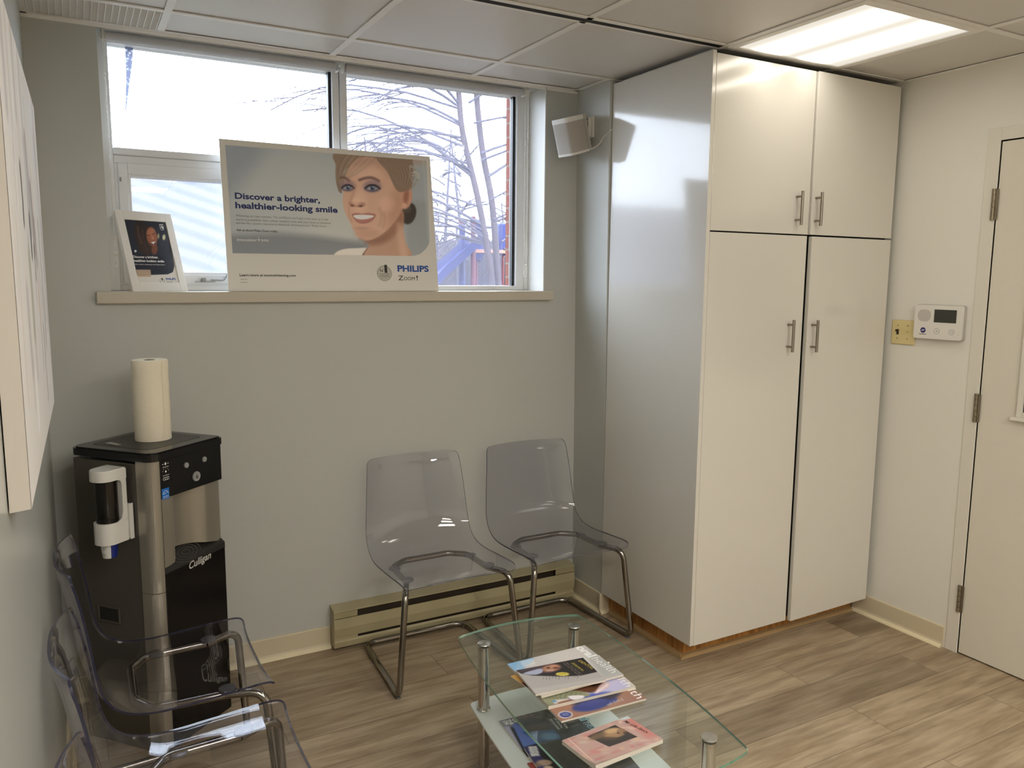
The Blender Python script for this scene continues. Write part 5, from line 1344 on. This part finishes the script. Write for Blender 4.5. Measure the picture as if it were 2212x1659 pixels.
def p_oral(P):
    P.fill((206, 202, 198)); P.poly([(1000, 60), (1110, 70), (1600, 460), (1330, 520), (1200, 330)], (176, 176, 172), 40, .9, False); P.poly([(600, 180), (1060, 70), (1100, 300), (700, 320)], (214, 208, 202), 60)
    P.poly([(60, 330), (440, 225), (420, 300), (330, 350), (300, 420), (180, 430)], (142, 190, 228), 14, 1, False); P.poly([(60, 300), (230, 270), (200, 400), (100, 360)], (120, 178, 226), 14, .9, False)
    for k in range(5): P.line([(270+8*k, 302+13*k), (420+8*k, 262+15*k)], 8, (238, 240, 244), 4, .8, False)
magazine('pale grey dental magazine with white lettering, directly under the small dark booklet', 'magazine', (-1.054, -1.267), -91.3, .206, .272, T0+.0168, .0055, p_oral, [(92, 323), (534, 741), (1586, 456), (1089, 80)],
         words=[('oral', (965, 110), (1146, 244), .030, M_INKW, .05), ('health', (1168, 258), (1432, 442), .030, M_INKW, -.008)])
def p_book(P):
    P.fill((178, 172, 168)); P.poly([(190, 395), (1066, 232), (1330, 402), (1040, 470), (760, 480), (420, 470), (260, 440)], (38, 32, 34), 8, 1, False)
    P.ell(620, 375, 170, 62, (84, 60, 66), 14, 1, -.12); P.ell(655, 375, 118, 44, (184, 122, 90), 12, 1, -.15); P.ell(700, 355, 50, 24, (206, 146, 112), 12, .8); P.ell(620, 370, 20, 9, (70, 40, 34), 5); P.ell(720, 370, 40, 12, (110, 64, 50), 6); P.line([(600, 405), (690, 402)], 8, (216, 196, 186), 4)
    P.poly([(300, 440), (520, 380), (540, 430), (440, 460)], (170, 176, 204), 8); P.poly([(230, 420), (400, 345), (540, 340), (420, 400)], (72, 56, 66), 10)
    P.ell(803, 450, 86, 24, (226, 206, 70), 5)
    for k in range(2): P.line([(755, 444+12*k), (850, 438+12*k)], 4, (120, 104, 40), 3, .8, False)
    for a in (0, 45): P.line([(785+a, 285), (1020+a, 470)], 5, (150, 140, 110), 3, .9, False)
    for a in (0, 26): P.line([(905+a, 310), (1050+a, 420)], 5, (130, 120, 80), 3, .8, False)
    for k in range(12): P.line([(560+40*k, 492-3*k), (556+40*k, 510-3*k+(k % 3)*12)], 5, (60, 54, 52), 3, .9, False)
    P.poly([(420, 640), (1340, 490), (1370, 530), (460, 720)], (190, 184, 180), 10, .8, False)
magazine('small dark dental booklet with a yellow oval, topmost of the stack on the glass top', 'booklet', (-1.056, -1.324), -96.9, .142, .217, T0+.0232, .0055, p_book, [(205, 403), (457, 709), (1360, 525), (1066, 240)],
         words=[('DENTAL', (1000, 284), (1185, 392), .0115, M_INKY, -.012), ('Solutions', (915, 312), (1060, 410), .010, M_INKY, -.012, 0, .3)], group='magazines on the coffee table')
def p_life(P):
    P.fill((190, 150, 138)); r_ = random.Random(8)
    for k in range(90):
        x, y = r_.uniform(780, 2100), r_.uniform(970, 1660); P.ell(x, y, r_.uniform(20, 90), r_.uniform(8, 26), r_.choice([(206, 120, 108), (214, 172, 140), (176, 160, 154), (224, 186, 170), (186, 112, 102), (200, 176, 160)]), 14, .7, r_.uniform(-.4, .3))
    P.poly([(1560, 1010), (1700, 985), (2050, 1260), (1900, 1300)], (206, 116, 106), 40, .8, False); P.ell(1620, 1010, 100, 24, (190, 214, 214), 12, .9, -.2)
    for k in range(20): P.line([(860+16*k, 1255+16*k), (900+16*k, 1300+16*k)], 8, (232, 196, 176), 5, .6, False)
    P.poly([(1122, 1252), (1480, 1105), (1765, 1270), (1405, 1400)], (52, 42, 34), 4, 1, False)
    P.ell(1460, 1220, 150, 62, (168, 128, 84), 14, 1, -.1); P.ell(1440, 1180, 110, 34, (206, 164, 108), 14, .9, -.15); P.ell(1260, 1250, 110, 40, (120, 92, 60), 16, .9, -.3); P.ell(1560, 1200, 60, 46, (150, 112, 76), 12, .9); P.ell(1400, 1290, 120, 26, (90, 68, 48), 14, .8); P.ell(1520, 1215, 14, 8, (40, 28, 22), 4); P.ell(1600, 1215, 16, 12, (60, 44, 34), 5)
magazine('salmon pink picture book with a framed old dog photo on its cover', 'booklet', (-1.11, -1.659), -86.5, .135, .213, T0, .010, p_life, [(799, 1300), (1231, 1662), (2095, 1310), (1639, 987)], curl=.005,
         words=[('My Life Story', (1588, 1062), (1895, 1232), .0105, M_INKB, .004, 0, .35)], rough=.3, tilt=-.040)
S0 = 0.2054
def p_red(P):
    P.fill((168, 52, 38)); P.line([(1590, 1560), (1700, 1700)], 40, (110, 170, 170), 6, 1, False)
    for k in range(7): P.line([(1480+16*k, 1600-4*k), (1500+16*k, 1650)], 6, (226, 190, 180), 4, .8, False)
magazine('red magazine on the frosted shelf under the picture book', 'magazine', (-1.06, -1.40), -95, .206, .272, S0, .004, p_red, [(347, 1595), (772, 2158), (1902, 1828), (1407, 1316)], 50, 60, group='magazines on the shelf')
def p_dark(P):
    P.fill((30, 38, 52)); P.poly([(-20, 1030), (170, 1010), (300, 1130), (120, 1130), (30, 1200), (-20, 1120)], (150, 152, 164), 30, .9, False); P.poly([(-20, 1150), (120, 1120), (290, 1430), (180, 1460)], (176, 170, 196), 12, 1, False)  # pale lower-left area: grey print with the window's reflection painted in
    P.poly([(150, 1080), (250, 1090), (520, 1330), (300, 1390)], (92, 122, 220), 14, .95, False); P.poly([(280, 1200), (700, 1160), (800, 1280), (520, 1330)], (40, 92, 150), 16, .9, False); P.ell(640, 1250, 110, 44, (96, 156, 200), 22, .8); P.ell(420, 1080, 200, 50, (60, 74, 104), 30, .7)
    for k in range(3): P.ell(230+90*k, 1000-10*k, 34, 16, (150, 70, 72), 10, .7)
magazine('navy dental magazine with a blue glowing figure, on the frosted shelf', 'magazine', (-1.030, -1.172), -94.2, .206, .255, S0, .0052, p_dark, [(-14, 1055), (354, 1520), (1332, 1256), (909, 830)],
         words=[('oral', (900, 905), (1050, 1062), .030, mat('pale_blue_ink', (150, 190, 206), .5), .06), ('health', (1062, 1082), (1265, 1245), .030, bpy.data.materials['pale_blue_ink'], 0), ('DR. M. SON', (760, 1010), (850, 1150), .007, M_INKW, .02), ('OF DENTAL', (690, 1020), (790, 1150), .007, M_INKW, .02), ('EDUCATION', (640, 1035), (745, 1165), .007, M_INKW, .02), ('CE', (150, 1035), (200, 1075), .012, M_INKW, .03), ('THE', (85, 1045), (140, 1105), .012, M_INKW, .03), ('OR', (35, 1060), (80, 1110), .012, M_INKW, .03)], group='magazines on the shelf')
def p_purp(P):
    P.fill((20, 20, 22)); P.poly([(300, 1380), (480, 1350), (520, 1480), (620, 1640), (460, 1760)], (58, 48, 120), 20, .95, False); P.poly([(365, 1385), (470, 1375), (510, 1500), (400, 1510)], (226, 222, 224), 5, 1, False)
    for k in range(5): P.line([(395, 1400+18*k), (478, 1394+18*k)], 5, (150, 148, 152), 3, .8, False)
    P.ell(570, 1590, 100, 40, (196, 160, 130), 12, .9); P.ell(480, 1620, 60, 24, (150, 116, 92), 10, .9); P.ell(620, 1650, 60, 20, (210, 176, 146), 8)
    for k in range(26): P.ell(760+rr_.uniform(0, 200), 1440+rr_.uniform(0, 200), 8, 4, (90, 85, 85), 5, .6)
magazine('black and purple magazine with a white label, lying on the navy one on the shelf', 'magazine', (-1.035, -1.339), -98.5, .206, .272, S0+.0060, .005, p_purp, [(309, 1394), (664, 1937), (1809, 1670), (1377, 1169)], 60, 80, group='magazines on the shelf')

# ================================================================ CEILING FIXTURES AND RETURN GRILLE
first = None
for i, j in sorted(LIGHTS, key=lambda c: c[1]):
    x0, x1 = xs[i]+.012, xs[i+1]-.012; y0, y1 = ys[j+1]+.012, ys[j]-.012
    c = ((x0+x1)/2, (y0+y1)/2, H)
    if first is None:
        t = thing('ceiling_light', 'lit square fluorescent ceiling light in front of the tall cabinet', 'ceiling light', c)
        w2, l2 = (x1-x0)/2, (y1-y0)/2; fw = 0.026
        bm = nb()
        for a in ((-w2, -w2+fw, -l2, l2), (w2-fw, w2, -l2, l2), (-w2+fw, w2-fw, -l2, -l2+fw), (-w2+fw, w2-fw, l2-fw, l2)): box(bm, a[0], a[1], a[2], a[3], -0.006, 0.006, 0.0015)
        obj('frame', bm, M_GRID, t)
        bm = nb(); box(bm, -w2+fw, w2-fw, -l2+fw, l2-fw, -0.002, 0.0); obj('diffuser', bm, M_LENS, t, label='glowing ribbed diffuser with two bright tubes')
        bm = nb(); box(bm, -w2, w2, -l2, l2, 0.008, 0.06); obj('housing', bm, M_GRID, t)
        first = t
    else:
        t = thing('ceiling_panel', 'lit square ceiling panel further back in the room', 'ceiling light', c, group='ceiling panels behind the viewpoint')
        bm = nb()
        for a in ((-w2, -w2+fw, -l2, l2), (w2-fw, w2, -l2, l2), (-w2+fw, w2-fw, -l2, -l2+fw), (-w2+fw, w2-fw, l2-fw, l2)): box(bm, a[0], a[1], a[2], a[3], -0.006, 0.006, 0.0015)
        obj('frame', bm, M_GRID, t)
        bm = nb(); box(bm, -w2+fw, w2-fw, -l2+fw, l2-fw, -0.002, 0.0); obj('diffuser', bm, M_PANEL, t)

t = thing('ceiling_vent', 'white egg crate return grille in the ceiling above the window end by the side wall', 'vent', (-2.0, -0.125, H))
bm = nb(); vx0, vx1, vy0, vy1 = LW+.004, GX0-.0125, GY0+.0125, -0.018
for k in range(30):
    x = vx1-.004-k*.0205
    if x > vx0: box(bm, x-.0012, x+.0012, vy0, vy1, H-.001, H+.012)
obj('blade', bm, M_GRID, t, True)
bm = nb(); y = vy0
while y < vy1:
    box(bm, vx0, vx1, y-.0005, y+.0005, H-.0005, H+.010); y += .0085
obj('cross_blade', bm, M_GRID, t, True)
bm = nb(); box(bm, vx0, vx1, vy0, vy1, H+.03, H+.032); obj('duct', bm, mat('duct_grey', (90, 84, 80), .7), t, True)
